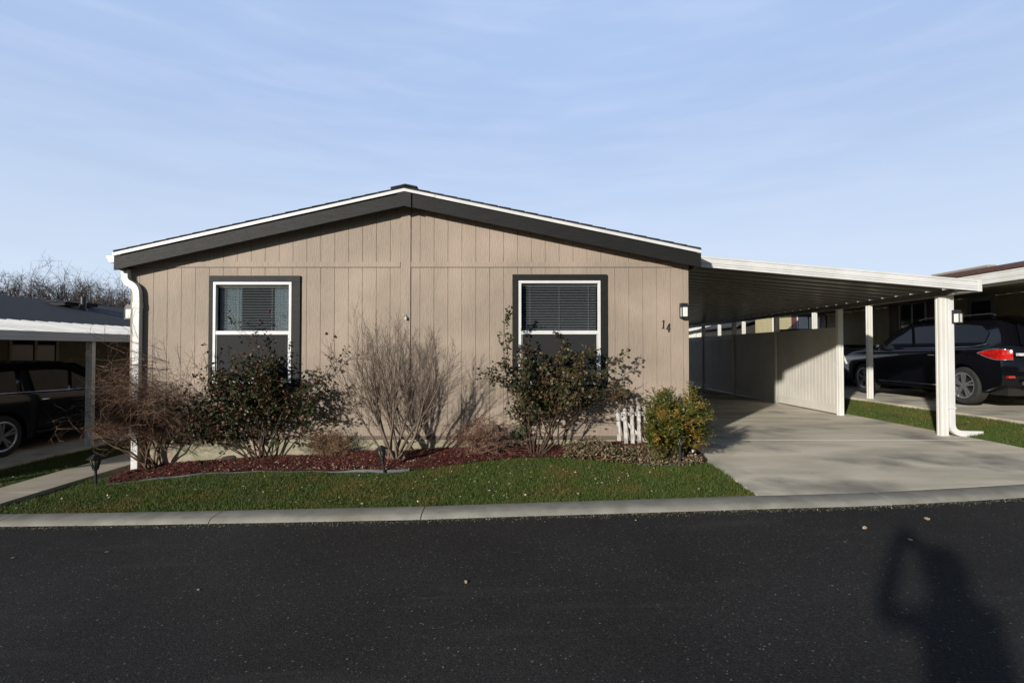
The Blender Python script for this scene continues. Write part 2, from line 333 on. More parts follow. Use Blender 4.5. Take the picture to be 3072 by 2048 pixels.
# kerb, cast in lengths with open joints
joints = [at(px, py, Z=float(zk(x))).x for px, py, x in ((30,1550,-5.4),(653,1540,-2.9),(1273,1525,-.9),(2660,1490,3.8))]
edges = [-60.0]+sorted(joints)+[60.0]
mb = MB()
for a, b in zip(edges[:-1], edges[1:]):
    q = np.unique(np.concatenate([[a+.005,b-.005], xs[(xs>a+.05)&(xs<b-.05)]])); V = []
    prof = [(.0,-.10),(.0,-.002),(-.02,.006),(-.20,-.002),(-.24,-.012),(-.268,-.034),(-.275,-.14)]
    for x in q:
        y0 = float(yk(x)); z0 = float(zk(x))
        V += [(x, y0+dy, z0+dz) for dy,dz in prof]
    k = len(prof); m = len(q)
    mb.add(V, [(i*k+j,(i+1)*k+j,(i+1)*k+j+1,i*k+j+1) for i in range(m-1) for j in range(k-1)]+[tuple(range(k)), tuple(range((m-1)*k,m*k))])
o = mb.build('kerb', M['kerb'], smooth=True); o['kind'] = 'structure'
def slab(name, x0, x1, y0f, y1, dz, mat, th=.09, cuts=(), nx=24):
    """paved slab following the ground, cut by joints at the given y"""
    mb = MB(); ycut = [None]+list(cuts)+[y1]
    for a, b in zip(ycut[:-1], ycut[1:]):
        X = np.linspace(x0, x1, nx); top = []; m = 10
        for t in np.linspace(0,1,m):
            for x in X:
                ya = float(y0f(x)) if a is None else a+.004
                yb = b-.004 if b != y1 else b
                y = ya*(1-t)+yb*t; top.append((x,y,float(g(x,y))+dz))
        nn = nx; bot = [(v[0],v[1],v[2]-th) for v in top]; V = top+bot; q = len(top)
        f = [(j*nn+i,j*nn+i+1,(j+1)*nn+i+1,(j+1)*nn+i) for j in range(m-1) for i in range(nn-1)]
        rim = list(range(nn))+[j*nn+nn-1 for j in range(1,m)]+[(m-1)*nn+i for i in range(nn-2,-1,-1)]+[j*nn for j in range(m-2,0,-1)]
        f += [(rim[i],rim[(i+1)%len(rim)],rim[(i+1)%len(rim)]+q,rim[i]+q) for i in range(len(rim))]
        mb.add(V, f)
    o = mb.build(name, mat, smooth=True, ang=30); o['kind'] = 'structure'; return o
slab('driveway', 2.44, 7.0, lambda x: yk(x)+.005, 26, .0, M['concrete'], cuts=(7.44,13.2,19))
mb = MB()
for yj in (7.44,): mb.box(2.46,6.98,yj-.012,yj+.012,-.03,.0022)
o = mb.build('driveway_joint', pm('joint_filler',(.60,.57,.50),rough=.8)); o['kind'] = 'structure'
slab('driveway_right', 7.95, 11.6, lambda x: yk(x)+.005, 26, .035, M['concrete'], cuts=(9.9,14.6))
slab('driveway_left', -11.2, -7.7, lambda x: yk(x)+.005, 20, .05, M['concrete'], cuts=(8.2,12))
slab('path', -6.54, -5.84, lambda x: yk(x)+.005, 20, .045, M['walk'], cuts=(6.2,7.6,9.1,10.6), nx=6)

# ------------------------------------------------------------------ planting bed
edge_px = [(318,1452),(400,1443),(500,1433),(620,1419),(760,1413),(900,1413),(1050,1414),(1150,1414),(1250,1411),(1330,1402),(1450,1384),(1560,1373),(1700,1373),(1830,1388),(1950,1394),(2050,1392),(2108,1382)]
EP = [gnd(a,b) for a,b in edge_px]; EX = np.array([p.x for p in EP]); EY = np.array([p.y for p in EP])
o_ = np.argsort(EX); EX = EX[o_]; EY = EY[o_]
def yedge(x): return np.interp(x, EX, EY)
BX0 = EX[0]-.25; BX1 = 2.44
def bedz(x, y):
    e = np.where(x < EX[0], 6.85, yedge(x)); t = np.clip((y-e)/.35,0,1); u = np.clip((x-BX0)/.25,0,1)
    return g(x,y)+(.012+.035*t+.010*np.sin(x*5+y*7)*t)*u
bx = np.linspace(BX0, BX1, 260); V = []; m = 26
def y0bed(x): return float(yedge(x)) if x >= EX[0] else float(EY[0]+(EX[0]-x)*1.6)
for t in np.linspace(0,1,m):
    for x in bx:
        y = y0bed(x)*(1-t)+7.25*t; V.append((x,y,float(bedz(x,y))+random.uniform(-.006,.006)))
n = len(bx); mb = MB(); mb.add(V, [(j*n+i,j*n+i+1,(j+1)*n+i+1,(j+1)*n+i) for j in range(m-1) for i in range(n-1)])
o = mb.build('mulch_bed', M['mulch'], smooth=True, ang=None); o['kind'] = 'structure'
def sliver(P, ln, wd, flat=.25, k=4):
    """thin chips lying about: (N,4,3)"""
    N_ = len(P); a = rng.uniform(0,2*np.pi,N_); t = rng.normal(0,flat,N_)
    d = np.stack([np.cos(a)*np.cos(t), np.sin(a)*np.cos(t), np.sin(t)],-1); up = np.stack([rng.normal(0,flat,N_),rng.normal(0,flat,N_),np.ones(N_)],-1)
    s = np.cross(d, up); s /= np.linalg.norm(s,axis=1)[:,None]; l = (ln*rng.uniform(.5,1.4,N_))[:,None]; w_ = (wd*rng.uniform(.5,1.4,N_))[:,None]
    return np.stack([P-d*l-s*w_*.4, P+d*l*.9-s*w_, P+d*l+s*w_*.5, P-d*l*.8+s*w_],1)
N_ = 26000; cx = rng.uniform(BX0+.02,BX1-.05,N_); ct = rng.uniform(0,1,N_)**.9
cy = np.array([y0bed(x) for x in cx]); cy = cy*(1-ct)+7.23*ct
P = np.stack([cx,cy,bedz(cx,cy)+.006+rng.uniform(0,.012,N_)],-1)
o = arrays('bark_mulch', sliver(P,.024,.006,.3), 4, M['chips']); tag(o, 'dark red bark mulch spread over the bed along the house front', 'mulch', kind='stuff')
def leafshape(P, size, D=None, Nn=None, fold=.25, asp=.55, tiltz=None):
    """oval leaves (N,6,3) at P with directions D"""
    N_ = len(P)
    if D is None: D = rng.normal(0,1,(N_,3))
    D = D/np.maximum(np.linalg.norm(D,axis=1),1e-6)[:,None]
    if Nn is None: Nn = rng.normal(0,1,(N_,3))
    S = np.cross(D,Nn); S /= np.maximum(np.linalg.norm(S,axis=1),1e-6)[:,None]; U = np.cross(S,D)
    l = (size*rng.uniform(.65,1.3,N_))[:,None]; w_ = l*asp*.5; c = U*l*fold*rng.uniform(-.4,1,(N_,1))
    return np.stack([P, P+D*l*.3+S*w_+c*.5, P+D*l*.72+S*w_*.85+c*.6, P+D*l, P+D*l*.72-S*w_*.85+c*.6, P+D*l*.3-S*w_+c*.5],1)
def flatN(N_, s=.45): return np.stack([rng.normal(0,s,N_),rng.normal(0,s,N_),np.ones(N_)],-1)
def flatD(N_, s=.25): a = rng.uniform(0,2*np.pi,N_); return np.stack([np.cos(a),np.sin(a),rng.normal(0,s,N_)],-1)
# dead leaves lying on the mulch
N_ = 2600; cx = rng.uniform(BX0+.1,BX1-.05,N_); keep = (rng.uniform(0,1,N_) < .35+.65*((cx>-4.2)&(cx<-1.2)))
cx = cx[keep]; N_ = len(cx); cy = np.array([y0bed(x) for x in cx]); ct = rng.uniform(0,1,N_)**1.5; cy = cy*(1-ct)+7.2*ct
P = np.stack([cx,cy,bedz(cx,cy)+.015],-1)
o = arrays('leaf_litter', leafshape(P,.026,flatD(N_),flatN(N_)), 6, M['leaf_litter']); tag(o, 'small dry brown and tan leaves lying on the red mulch', 'fallen leaves', kind='stuff')
# edging strip
mb = MB(); q = np.linspace(EX[0], -1.3, 90)
V = []
for x in q:
    y = float(yedge(x)); z = float(g(x,y)); pxx = 1536+F*x/y; z += -.016+.020*max(math.exp(-((pxx-1150)/120)**4), .5*math.exp(-((pxx-520)/90)**4))+.004*math.sin(x*9); V += [(x,y-.012,z-.05),(x,y-.010,z+.018),(x,y,z+.022),(x,y+.010,z+.018),(x,y+.014,z-.05)]
mb.add(V, [(i*5+j,(i+1)*5+j,(i+1)*5+j+1,i*5+j+1) for i in range(len(q)-1) for j in range(4)]+[(0,1,2,3,4)])
e1 = mb.build('garden_edging', M['edging'], smooth=True); tag(e1, 'low curved grey plastic edging between lawn and red mulch bed', 'garden edging')
mb = MB(); q = np.linspace(1.55, 2.4, 20); V = []
for x in q:
    y = float(yedge(x)); z = float(g(x,y)); V += [(x,y-.012,z-.05),(x,y-.010,z+.018),(x,y,z+.022),(x,y+.010,z+.018),(x,y+.014,z-.05)]
mb.add(V, [(i*5+j,(i+1)*5+j,(i+1)*5+j+1,i*5+j+1) for i in range(len(q)-1) for j in range(4)]+[(0,1,2,3,4)])
tag(mb.build('garden_edging', M['edging'], smooth=True), 'short straight grey edging in front of the yellow-green bush by the driveway', 'garden edging')

# ------------------------------------------------------------------ grass
def blades(xy, hgt=.034, base=None):
    N_ = len(xy); z = g(xy[:,0],xy[:,1])-.012 if base is None else base
    P = np.stack([xy[:,0],xy[:,1],z],-1); a = rng.uniform(0,2*np.pi,N_); s = np.stack([np.cos(a),np.sin(a),np.zeros(N_)],-1)*rng.uniform(.0016,.0034,N_)[:,None]
    lean = np.stack([rng.normal(0,.55,N_),rng.normal(0,.55,N_),np.ones(N_)],-1); lean /= np.linalg.norm(lean,axis=1)[:,None]
    h = (hgt*rng.uniform(.5,1.35,N_)*(1+.35*np.sin(xy[:,0]*3.1+1)*np.sin(xy[:,1]*4.7)))[:,None]
    return np.stack([P-s,P+s,P+lean*h],1)
N_ = 290000; gx = rng.uniform(-6.0,2.75,N_); gy = rng.uniform(4.75,6.95,N_)
lim = np.where(gx < EX[0], EY[0]+(EX[0]-gx)*1.6+.02, yedge(gx)+.02*np.sin(gx*9)+np.where((gx>-1.2)&(gx<1.5),.05,-.02))
lim = np.minimum(lim, 6.9)
ok = (gy > yk(gx)-.012+.02*np.sin(gx*13)*np.sin(gx*3.7))&(gy < lim)&(gx > -5.83)&(gx < 2.43+.012*np.sin(gy*25))
o = arrays('grass', blades(np.stack([gx[ok],gy[ok]],-1)), 3, M['grass']); tag(o, 'short green lawn with yellowish patches between kerb and mulch bed', 'lawn', kind='stuff')
N_ = 95000; gx = rng.uniform(-7.7,-6.53,N_); gy = 5.6+rng.uniform(0,1,N_)**1.6*9
ok = gy > yk(gx)+.003
o = arrays('grass', blades(np.stack([gx[ok],gy[ok]],-1),.036), 3, M['grass']); tag(o, 'narrow grass strip between the concrete path and the left driveway', 'lawn', kind='stuff')
N_ = 110000; gx = rng.uniform(6.99,7.97,N_); gy = 6.2+rng.uniform(0,1,N_)**1.4*9
o = arrays('grass', blades(np.stack([gx,gy],-1),.034), 3, M['grass']); tag(o, 'grass strip between the two driveways right of the carport', 'lawn', kind='stuff')
# leaves lying on the lawns
N_ = 620; gx = rng.uniform(-5.6,2.4,N_); gy = rng.uniform(4.95,6.7,N_); ok = (gy>yk(gx)+.05)&(gy<np.minimum(yedge(gx),6.7)); ok &= rng.uniform(0,1,N_) < .25+.75*(gx>-2); gx=gx[ok]; gy=gy[ok]; N_=len(gx)
gx2 = rng.uniform(7.05,7.9,60); gy2 = rng.uniform(7,12,60); gx3 = rng.uniform(-7.6,-6.6,25); gy3 = rng.uniform(6.5,10,25)
gx = np.concatenate([gx,gx2,gx3]); gy = np.concatenate([gy,gy2,gy3]); N_ = len(gx)
P = np.stack([gx,gy,g(gx,gy)+.022],-1)
o = arrays('fallen_leaves', leafshape(P,.026,flatD(N_),flatN(N_,.4),asp=.6), 6, M['pale_litter']); tag(o, 'pale curled leaves scattered over the grass', 'fallen leaves', kind='stuff')
N_ = 5200; gx = rng.uniform(-7,7.2,N_); gy = yk(gx)-.28-np.abs(rng.normal(0,.05,N_)); P = np.stack([gx,gy,zroad(gx,gy)+.004],-1)
o = arrays('kerb_grit', sliver(P,.007,.004,.4), 4, pm('grit_and_moss',(.1,.1,.05),rough=.95,island=[(.05,.045,.035),(.16,.14,.09),(.08,.10,.02),(.26,.23,.17),(.04,.035,.03)])); tag(o, 'fine grit and moss gathered along the foot of the kerb', 'grit', kind='stuff')
N_ = 90; gx = rng.uniform(2.9,6.9,N_); gy = rng.uniform(5.4,12,N_); P = np.stack([gx,gy,g(gx,gy)+.005],-1)
o = arrays('driveway_litter', leafshape(P,.020,flatD(N_,.1),flatN(N_,.2)), 6, M['leaf_litter']); tag(o, 'tiny dark leaf scraps scattered over the concrete driveway', 'leaf scraps', kind='stuff')
# single leaves and pebbles on the asphalt
for i,(px,py,s) in enumerate([(2790,1556,.06),(2588,1587,.05),(2540,1626,.045),(2740,1622,.03),(45,1672,.06),(330,1657,.04),(430,1565,.03),(1400,1752,.045),(2845,1492,.04),(1905,1560,.03),(590,1770,.02)]):
    Z = -.3
    for _ in range(20): p = at(px,py,Z=Z); Z = float(zroad(p.x,p.y))
    P = np.array([[p.x,p.y,Z+.006]]); a = rng.uniform(0,6.28); D = np.array([[math.cos(a),math.sin(a),.1]])
    V = leafshape(P, s, D, flatN(1,.3), asp=.5)
    V2 = V+np.array([0,0,-.002]); mb = MB(); mb.add(V[0],[(0,1,2,3,4,5)]).add(V2[0],[(0,1,2,3,4,5)])
    o = mb.build('fallen_leaf', M['pale_litter'] if i%3 else M['leaf_litter'])
    tag(o, 'small dry curled leaf lying on the dark asphalt road', 'leaf', 'dry leaves on the asphalt')

# ------------------------------------------------------------------ the tan house
house = empty('manufactured_house', (-1.5,WY,0), 'single-storey tan house with black trim, low gable roof and number 14', 'house')
RX = -1.53; RZ = 3.63; SL = .2225; SR = .2085; RL = -5.64; RR = 2.68; FY = 7.06; BACK = 26.5
def roofz(x): return RZ-(SL*(RX-x) if x < RX else SR*(x-RX))
def boards(mb, edges_, z0, ztop, y, t=.008, gap=.0028, holes=()):
    for a, b in zip(edges_[:-1], edges_[1:]):
        a += gap; b -= gap
        pcs = [(a,b,z0,None)]
        for (hx0,hx1,hz0,hz1) in holes:
            new = []
            for (p,q,u,v) in pcs:
                top = v if v is not None else 99
                if q <= hx0 or p >= hx1 or top <= hz0 or u >= hz1: new.append((p,q,u,v)); continue
                if p < hx0: new.append((p,hx0,u,v))
                if q > hx1: new.append((hx1,q,u,v))
                pp, qq = max(p,hx0), min(q,hx1)
                if u < hz0: new.append((pp,qq,u,hz0))
                if top > hz1: new.append((pp,qq,hz1,v))
            pcs = new
        for (p,q,u,v) in pcs:
            if v is None: za, zb = ztop(p), ztop(q)
            else: za = zb = v
            if max(za,zb) <= u+.005: continue
            za = max(za,u+.001); zb = max(zb,u+.001)
            mb.add([(p,y,u),(q,y,u),(q,y,zb),(p,y,za),(p-.002,y+t,u),(q+.002,y+t,u),(q+.002,y+t,zb),(p-.002,y+t,za)],
                   [(0,1,2,3),(0,4,5,1),(1,5,6,2),(2,6,7,3),(3,7,4,0)])
win = []
for (cx0,cx1,cy0,cy1, fx0,fx1,fy0,fy1, ry) in [(624,901,827,1170, 638,876,846,1150, 998),(1537,1821,823,1172, 1556,1801,842,1152, 997)]:
    yb = WY-.02
    a = at(cx0,cy1,Y=yb); b = at(cx1,cy0,Y=yb); c = at(fx0,fy1,Y=yb); d = at(fx1,fy0,Y=yb); r = at(cx0,ry,Y=yb)
    win.append((a.x,b.x,a.z,b.z,c.x,d.x,c.z,d.z,r.z))
holes = [(w_[4]+.005,w_[5]-.005,w_[6]+.005,w_[7]-.005) for w_ in win]
gr = [-1.338+.2025*k for k in range(0,20) if -1.338+.2025*k < 2.47]
gl = [-1.773-.2025*k for k in range(0,20) if -1.773-.2025*k > -5.42]
edges_ = [WX0+.001,-5.45]+sorted(gl)+[-1.62]; edges2 = [-1.472]+gr+[2.49,WX1-.001]
ZB = .09; ZG = .245; ZT0 = 2.535; ZT1 = 2.61
wt = lambda x: roofz(x)-.13
mb = MB()
for E in (edges_, edges2):
    boards(mb, E, ZG, lambda x: ZT0-.006, WY, holes=holes)
    boards(mb, E, ZT1, wt, WY)
mb.box(-1.618,-1.476,WY-.014,WY+.006,ZG,wt(-1.5)-.02)       # centre batten
mb.box(WX0,WX1,WY-.003,WY+.012,ZB,ZG-.004)                   # plain band at the foot
mb.add([(WX0,WY-.016,ZT0),(-1.625,WY-.016,ZT0),(-1.625,WY-.016,ZT1),(WX0,WY-.016,ZT1),(WX0,WY+.008,ZT0),(-1.625,WY+.008,ZT0),(-1.625,WY+.008,ZT1),(WX0,WY+.008,ZT1)],[(0,1,2,3),(0,4,5,1),(2,6,7,3),(1,5,6,2)])
mb.box(-1.470,WX1,WY-.016,WY+.008,ZT0,ZT1)
sid = mb.build('siding', M['siding'], house)
mb = MB()
def wallholes(mb, y, x0, x1, z0, z1, hs):
    xs_ = sorted({x0,x1}|{h[0] for h in hs}|{h[1] for h in hs}); zs_ = sorted({z0,z1}|{h[2] for h in hs}|{h[3] for h in hs})
    for a,b in zip(xs_[:-1],xs_[1:]):
        for c,d in zip(zs_[:-1],zs_[1:]):
            mx_,mz_ = (a+b)/2,(c+d)/2
            if any(h[0]<mx_<h[1] and h[2]<mz_<h[3] for h in hs): continue
            mb.add([(a,y,c),(b,y,c),(b,y,d),(a,y,d)],[(0,1,2,3)])
wallholes(mb, WY+.0085, WX0, WX1, ZB-.05, 2.60, holes)
mb.add([(WX0,WY+.0085,2.6),(WX1,WY+.0085,2.6),(WX1,WY+.0085,wt(WX1)),(RX,WY+.0085,wt(RX)),(WX0,WY+.0085,wt(WX0))],[(0,1,2,3,4)])
mb.build('wall_core', M['groove'], house)
mb = MB()   # side and back walls, grooved
for xw, s in ((WX0,-1),(WX1,1)):
    y = WY+.0
    mb.box(xw-(.012 if s>0 else 0), xw+(.0 if s>0 else .012), WY+.01, BACK, ZB, 2.62)
    k = WY+.1
    while k < BACK-.2:
        mb.box(min(xw,xw+s*.006), max(xw,xw+s*.006), k+.004, k+.198, ZB, 2.6); k += .2025
mb.box(WX0,WX1,BACK-.02,BACK,ZB,2.6)
mb.build('side_wall', M['siding'], house)
mb = MB(); z0s = lambda x: float(np.interp(x, ZW[:,0], ZW[:,1]))-.12
mb.add([(WX0+.02,WY+.03,z0s(WX0)),(WX1-.02,WY+.03,-.1),(WX1-.02,WY+.03,ZB),(WX0+.02,WY+.03,ZB)],[(0,1,2,3)])
mb.box(WX0+.02,WX0+.06,WY+.031,BACK,-.6,ZB); mb.box(WX1-.06,WX1-.02,WY+.031,BACK,-.3,ZB)
mb.build('foundation_skirting', M['skirt'], house)
# crawl-space vent at the left
a = at(500,1332,Y=WY+.02); b = at(567,1308,Y=WY+.02)
mb = MB(); mb.box(a.x,b.x,WY+.022,WY+.03,a.z,ZB-.006)
for i in range(4): mb.box(a.x,b.x,WY+.008,WY+.022,a.z+.006+i*.027,a.z+.012+i*.027)
for x in (a.x,(a.x+b.x)/2-.04,b.x-.02): mb.box(x,x+.03,WY+.010,WY+.021,a.z,ZB-.006)
mb.build('foundation_vent', pm('rusty_vent',(.13,.05,.03),(.03,.03,.028),rough=.8,scale=8), house)
# windows
for wi, (X0,X1,Z0,Z1,x0,x1,z0,z1,zr) in enumerate(win):
    fr = MB(); e = .001
    fr.box(X0,X1,WY-.028,WY+.004,z1,Z1); fr.box(X0,X1,WY-.028,WY+.004,Z0,z0); fr.box(X0,x0,WY-.027,WY+.004,z0+e,z1-e); fr.box(x1,X1,WY-.027,WY+.004,z0+e,z1-e)
    casing = fr.build('window', M['black_trim2' if wi else 'black_trim'], house, bevel=.002)
    f = MB(); w_ = .038
    f.box(x0,x1,WY-.036,WY+.03,z1-w_,z1); f.box(x0,x1,WY-.036,WY+.03,z0,z0+w_)
    f.box(x0,x0+w_,WY-.035,WY+.03,z0+w_,z1-w_); f.box(x1-w_,x1,WY-.035,WY+.03,z0+w_,z1-w_)
    f.box(x0+w_,x1-w_,WY-.030,WY+.03,zr-.027,zr+.027)
    f.box(x0+w_+.004,x0+w_+.016,WY-.018,WY+.02,z0+w_,zr-.027); f.box(x1-w_-.016,x1-w_-.004,WY-.018,WY+.02,z0+w_,zr-.027)
    f.build('window_frame', M['white'], casing, bevel=.002)
    gp = MB(); gp.box(x0+w_,x1-w_,WY+.008,WY+.012,zr+.027,z1-w_); gp.build('pane', M['glass'], casing)
    gp = MB(); gp.box(x0+w_,x1-w_,WY+.016,WY+.020,z0+w_,zr-.027); gp.build('pane', M['glass'], casing)
    sc = MB(); sc.box(x0+w_+.014,x1-w_-.014,WY-.006,WY-.004,z0+w_,zr-.027); sc.build('insect_screen', M['screen'], casing)
    bl = MB(); z = z0+.05
    while z < z1-.06:
        bl.add([(x0+.05,WY+.052,z-.004),(x1-.05,WY+.052,z-.004),(x1-.05,WY+.074,z+.005),(x0+.05,WY+.074,z+.005)],[(0,1,2,3)]); z += .0235
    bl.box(x0+.045,x1-.045,WY+.045,WY+.08,z1-.07,z1-.035)
    for t in ((.14,.5,.86) if wi else (.28,.72)):
        xx = x0+(x1-x0)*t; bl.box(xx-.0015,xx+.0015,WY+.046,WY+.049,z0+.05,z1-.05)
    bl.build('window_blind', M['blind'], casing)
    if wi == 0:
        cu = MB()
        for (ca,cb) in ((x0+.03,x0+.36),(x1-.30,x1-.03)):
            n = 40; V = []
            for i in range(n+1):
                x = ca+(cb-ca)*i/n; yy = WY+.098+.016*math.sin(i*1.25); V += [(x,yy,z0+.02),(x,yy,z1-.03)]
            cu.add(V, [(2*i,2*i+2,2*i+3,2*i+1) for i in range(n)])
        cu.build('curtain', M['curtain'], casing)
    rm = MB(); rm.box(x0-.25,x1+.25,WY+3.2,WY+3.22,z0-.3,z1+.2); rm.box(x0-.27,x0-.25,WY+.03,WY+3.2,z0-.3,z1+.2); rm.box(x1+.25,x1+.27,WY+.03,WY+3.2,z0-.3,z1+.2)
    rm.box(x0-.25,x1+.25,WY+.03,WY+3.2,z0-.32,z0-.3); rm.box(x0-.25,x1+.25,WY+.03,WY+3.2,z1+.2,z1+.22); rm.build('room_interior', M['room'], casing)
# roof slab, white drip edge, black barge boards
def rpoly(x0, x1, d0, d1): return [(x0,roofz(x0)-d1),(x1,roofz(x1)-d1),(x1,roofz(x1)-d0),(x0,roofz(x0)-d0)]
mb = MB()
for (p,q) in ((RL,RX),(RX,RR)):
    mb.prism(rpoly(p,q,-.012,.012),'y',FY-.012,BACK+.15)
    n = 22
    for i in range(n):          # shingle courses, each lapping the next
        u = p+(q-p)*i/n; v = p+(q-p)*(i+.96)/n
        mb.prism([(u,roofz(u)+.0125),(v,roofz(v)+.0125),(v,roofz(v)+(.018 if q==RX else .024)),(u,roofz(u)+(.024 if q==RX else .018))],'y',FY-.016-random.uniform(0,.01),BACK+.14)
roof = mb.build('roof', M['shingle'], house)
mb = MB()
mb.prism(rpoly(RL,RX,.013,.055),'y',FY-.030,FY-.004); mb.prism(rpoly(RX,RR,.013,.055),'y',FY-.030,FY-.004)
mb.prism(rpoly(RX+.0,RX+.44,.016,.053),'y',FY-.036,FY-.0305)
mb.build('drip_edge', M['white'], house)
mb = MB(); mb.prism(rpoly(RL,RX,.056,.250),'y',FY,FY+.04); mb.build('barge_board', M['black_trim'], house)
mb = MB(); mb.prism(rpoly(RX,RR,.056,.250),'y',FY,FY+.04); mb.build('barge_board', M['black_trim2'], house)
a0, a1 = -1.63, -1.43
mb = MB(); mb.prism([(a0,roofz(a0)-.262),(RX,roofz(RX)-.258),(a1,roofz(a1)-.262),(a1,roofz(a1)-.058),(RX,RZ-.058),(a0,roofz(a0)-.058)],'y',FY-.022,FY-.001); mb.build('peak_cover', M['black_trim'], house)
mb = MB(); mb.prism(rpoly(RL+.01,RX,.06,.12),'y',FY+.042,BACK+.1); mb.prism(rpoly(RX,RR-.01,.06,.12),'y',FY+.042,BACK+.1)
mb.box(RR-.045,RR-.01,FY+.042,BACK,roofz(RR)-.24,roofz(RR)-.06); mb.box(RL+.01,RL+.045,FY+.042,BACK,roofz(RL)-.24,roofz(RL)-.06)
mb.box(RR-.1,RR-.047,FY+.3,BACK,roofz(RR)-.24,roofz(RR)-.22)
mb.build('soffit', pm('soffit_board',(.16,.13,.105),rough=.8), house)
# ridge vent
a = at(1177,558,Y=7.15); b = at(1248,558,Y=7.15)
mb = MB(); y0 = 7.12
for (p,q) in ((a.x-.02,RX),(RX,b.x+.02)):
    s0, s1 = roofz(p)+.082, roofz(q)+.082
    mb.prism([(p,s0-.02),(q,s1-.02),(q,s1),(p,s0)],'y',y0,y0+1.2)
for k in range(7):
    x = a.x+.03+(b.x-a.x-.06)*k/6; mb.box(x-.004,x+.004,y0+.02,y0+1.15,roofz(x)+.02,roofz(x)+.068)
mb.box(a.x+.02,b.x-.02,y0+.06,y0+1.1,RZ-.03,RZ+.06)
mb.build('ridge_vent', M['shingle'], roof)
# gutter and downspout at the left eave
mb = MB(); gz = roofz(RL)-.045
gp_ = [(RL-.002,gz),(RL-.002,gz-.095),(RL-.085,gz-.095),(RL-.098,gz-.06),(RL-.122,gz-.035),(RL-.130,gz),(RL-.124,gz),(RL-.115,gz-.03),(RL-.092,gz-.058),(RL-.08,gz-.089),(RL-.008,gz-.089),(RL-.008,gz)]
mb.prism(gp_,'y',FY+.03,BACK); mb.prism([gp_[i] for i in (0,1,2,3,4,5)],'y',FY+.022,FY+.029)
mb.build('gutter', M['white'], house)
def curve(pts, r=.05, n=6):
    """path with rounded corners"""
    P_ = [Vector(p) for p in pts]; out = [P_[0]]
    for i in range(1,len(P_)-1):
        a = P_[i-1]-P_[i]; b = P_[i+1]-P_[i]; rr = min(r, a.length*.45, b.length*.45); s = P_[i]+a.normalized()*rr; e = P_[i]+b.normalized()*rr
        for k in range(n+1):
            t = k/n; out.append(s*(1-t)**2+P_[i]*2*t*(1-t)+e*t*t)
    return out+[P_[-1]]
dy = WY-.055; p = at(409,880,Y=dy)
zbot = at(400,1417,Y=dy).z
path = curve([(-5.575,dy,2.49),(-5.575,dy,2.32),(-5.41,dy,2.235),(-5.40,dy,2.05)],.1,7)+[Vector((-5.40,dy,1.9)),Vector((-5.40,dy,zbot))]
mb = MB(); mb.sweep_rect(path,.098,.072,(0,1,0))
mb.sweep_rect([(-5.40,dy,2.02),(-5.40,dy,1.93)],.108,.082); mb.box(-5.45,-5.35,dy+.03,WY+.02,1.2,1.23); mb.box(-5.45,-5.35,dy+.03,WY+.02,.3,.33)
mb.build('downspout', M['white'], house, bevel=.006)
# house number
def digits(mb, y):
    s = .124; a = at(1990,985.5,Y=y); sh = .09
    one = [(.02,0),(.085,0),(.085,.05),(.078,.05),(.078,.93),(.095,1.0),(.06,1.0),(.0,.86),(.012,.85),(.045,.88),(.045,.05),(.02,.05)]
    mb.prism([(a.x-.010+(u*2.1+v*sh)*s*.9-.02, a.z+v*s) for u,v in [(.02,0),(.20,.01),(.19,.07),(.145,.08),(.145,.99),(.10,1.0),(.0,.85),(.02,.82),(.075,.87),(.075,.08),(.02,.07)]],'y',y-.006,y)
    sh = .08; b = at(1998,996,Y=y)
    for P_ in ([(.28,.0),(.45,.0),(.45,1.0),(.34,1.0),(.30,.93)], [(.0,.30),(.55,.30),(.57,.40),(.0,.38)], [(.0,.38),(.10,.38),(.36,.97),(.32,1.0)]):
        mb.prism([(b.x+(u*.9+v*sh*.8)*s*.95, b.z+v*s*1.02) for u,v in P_],'y',y-.006-.0005*len(P_),y)
mb = MB(); digits(mb, WY-.004); mb.build('house_number', M['black_metal'], house)
# wall lamps: black housing with a frosted pane
def lamp(parent, c, d, w_=.1, h=.215, D=.10):
    """c: middle of the back plate; d: unit vector out of the wall"""
    c = Vector(c); d = Vector(d); s = d.cross(Vector((0,0,1))); r = MB(); g_ = MB()
    def bx_(m_, u0,u1,o0,o1,z0,z1,tap=0):
        vs = []
        for zz,tp in ((z0,0),(z1,tap)):
            for (u,o_) in ((u0,o0),(u1,o0),(u1,o1-tp),(u0,o1-tp)): vs.append(c+s*u+d*o_+Vector((0,0,zz)))
        m_.add(vs,[(0,3,2,1),(4,5,6,7),(0,1,5,4),(1,2,6,5),(2,3,7,6),(3,0,4,7)])
    hw = w_/2
    bx_(r,-hw,hw,0,.02,-h/2,h/2); bx_(r,-hw,hw,.02,D,h*.22,h*.5,.03); bx_(r,-hw,hw,.02,D,-h*.5,-h*.40)
    for u in (-hw,hw-.014): bx_(r,u,u+.014,D-.01,D,-h*.40,h*.22)
    for u in (-hw,hw-.008): bx_(r,u,u+.008,.02,.028,-h*.40,h*.22)
    o = r.build('wall_lamp', M['black_metal'], parent, bevel=.002)
    bx_(g_,-hw+.009,hw-.009,.021,D-.007,-h*.398,h*.218); g_.build('lamp_shade', M['lamp_glass'], o)
    return o
a = at(2052,932,Y=WY-.02); lamp(house,(a.x-.012,WY-.004,a.z),(0,-1,0))
b = at(398,936,Y=WY+.12); lamp(house,(WX0-.006,WY+.16,b.z),(-1,0,0),D=.17)
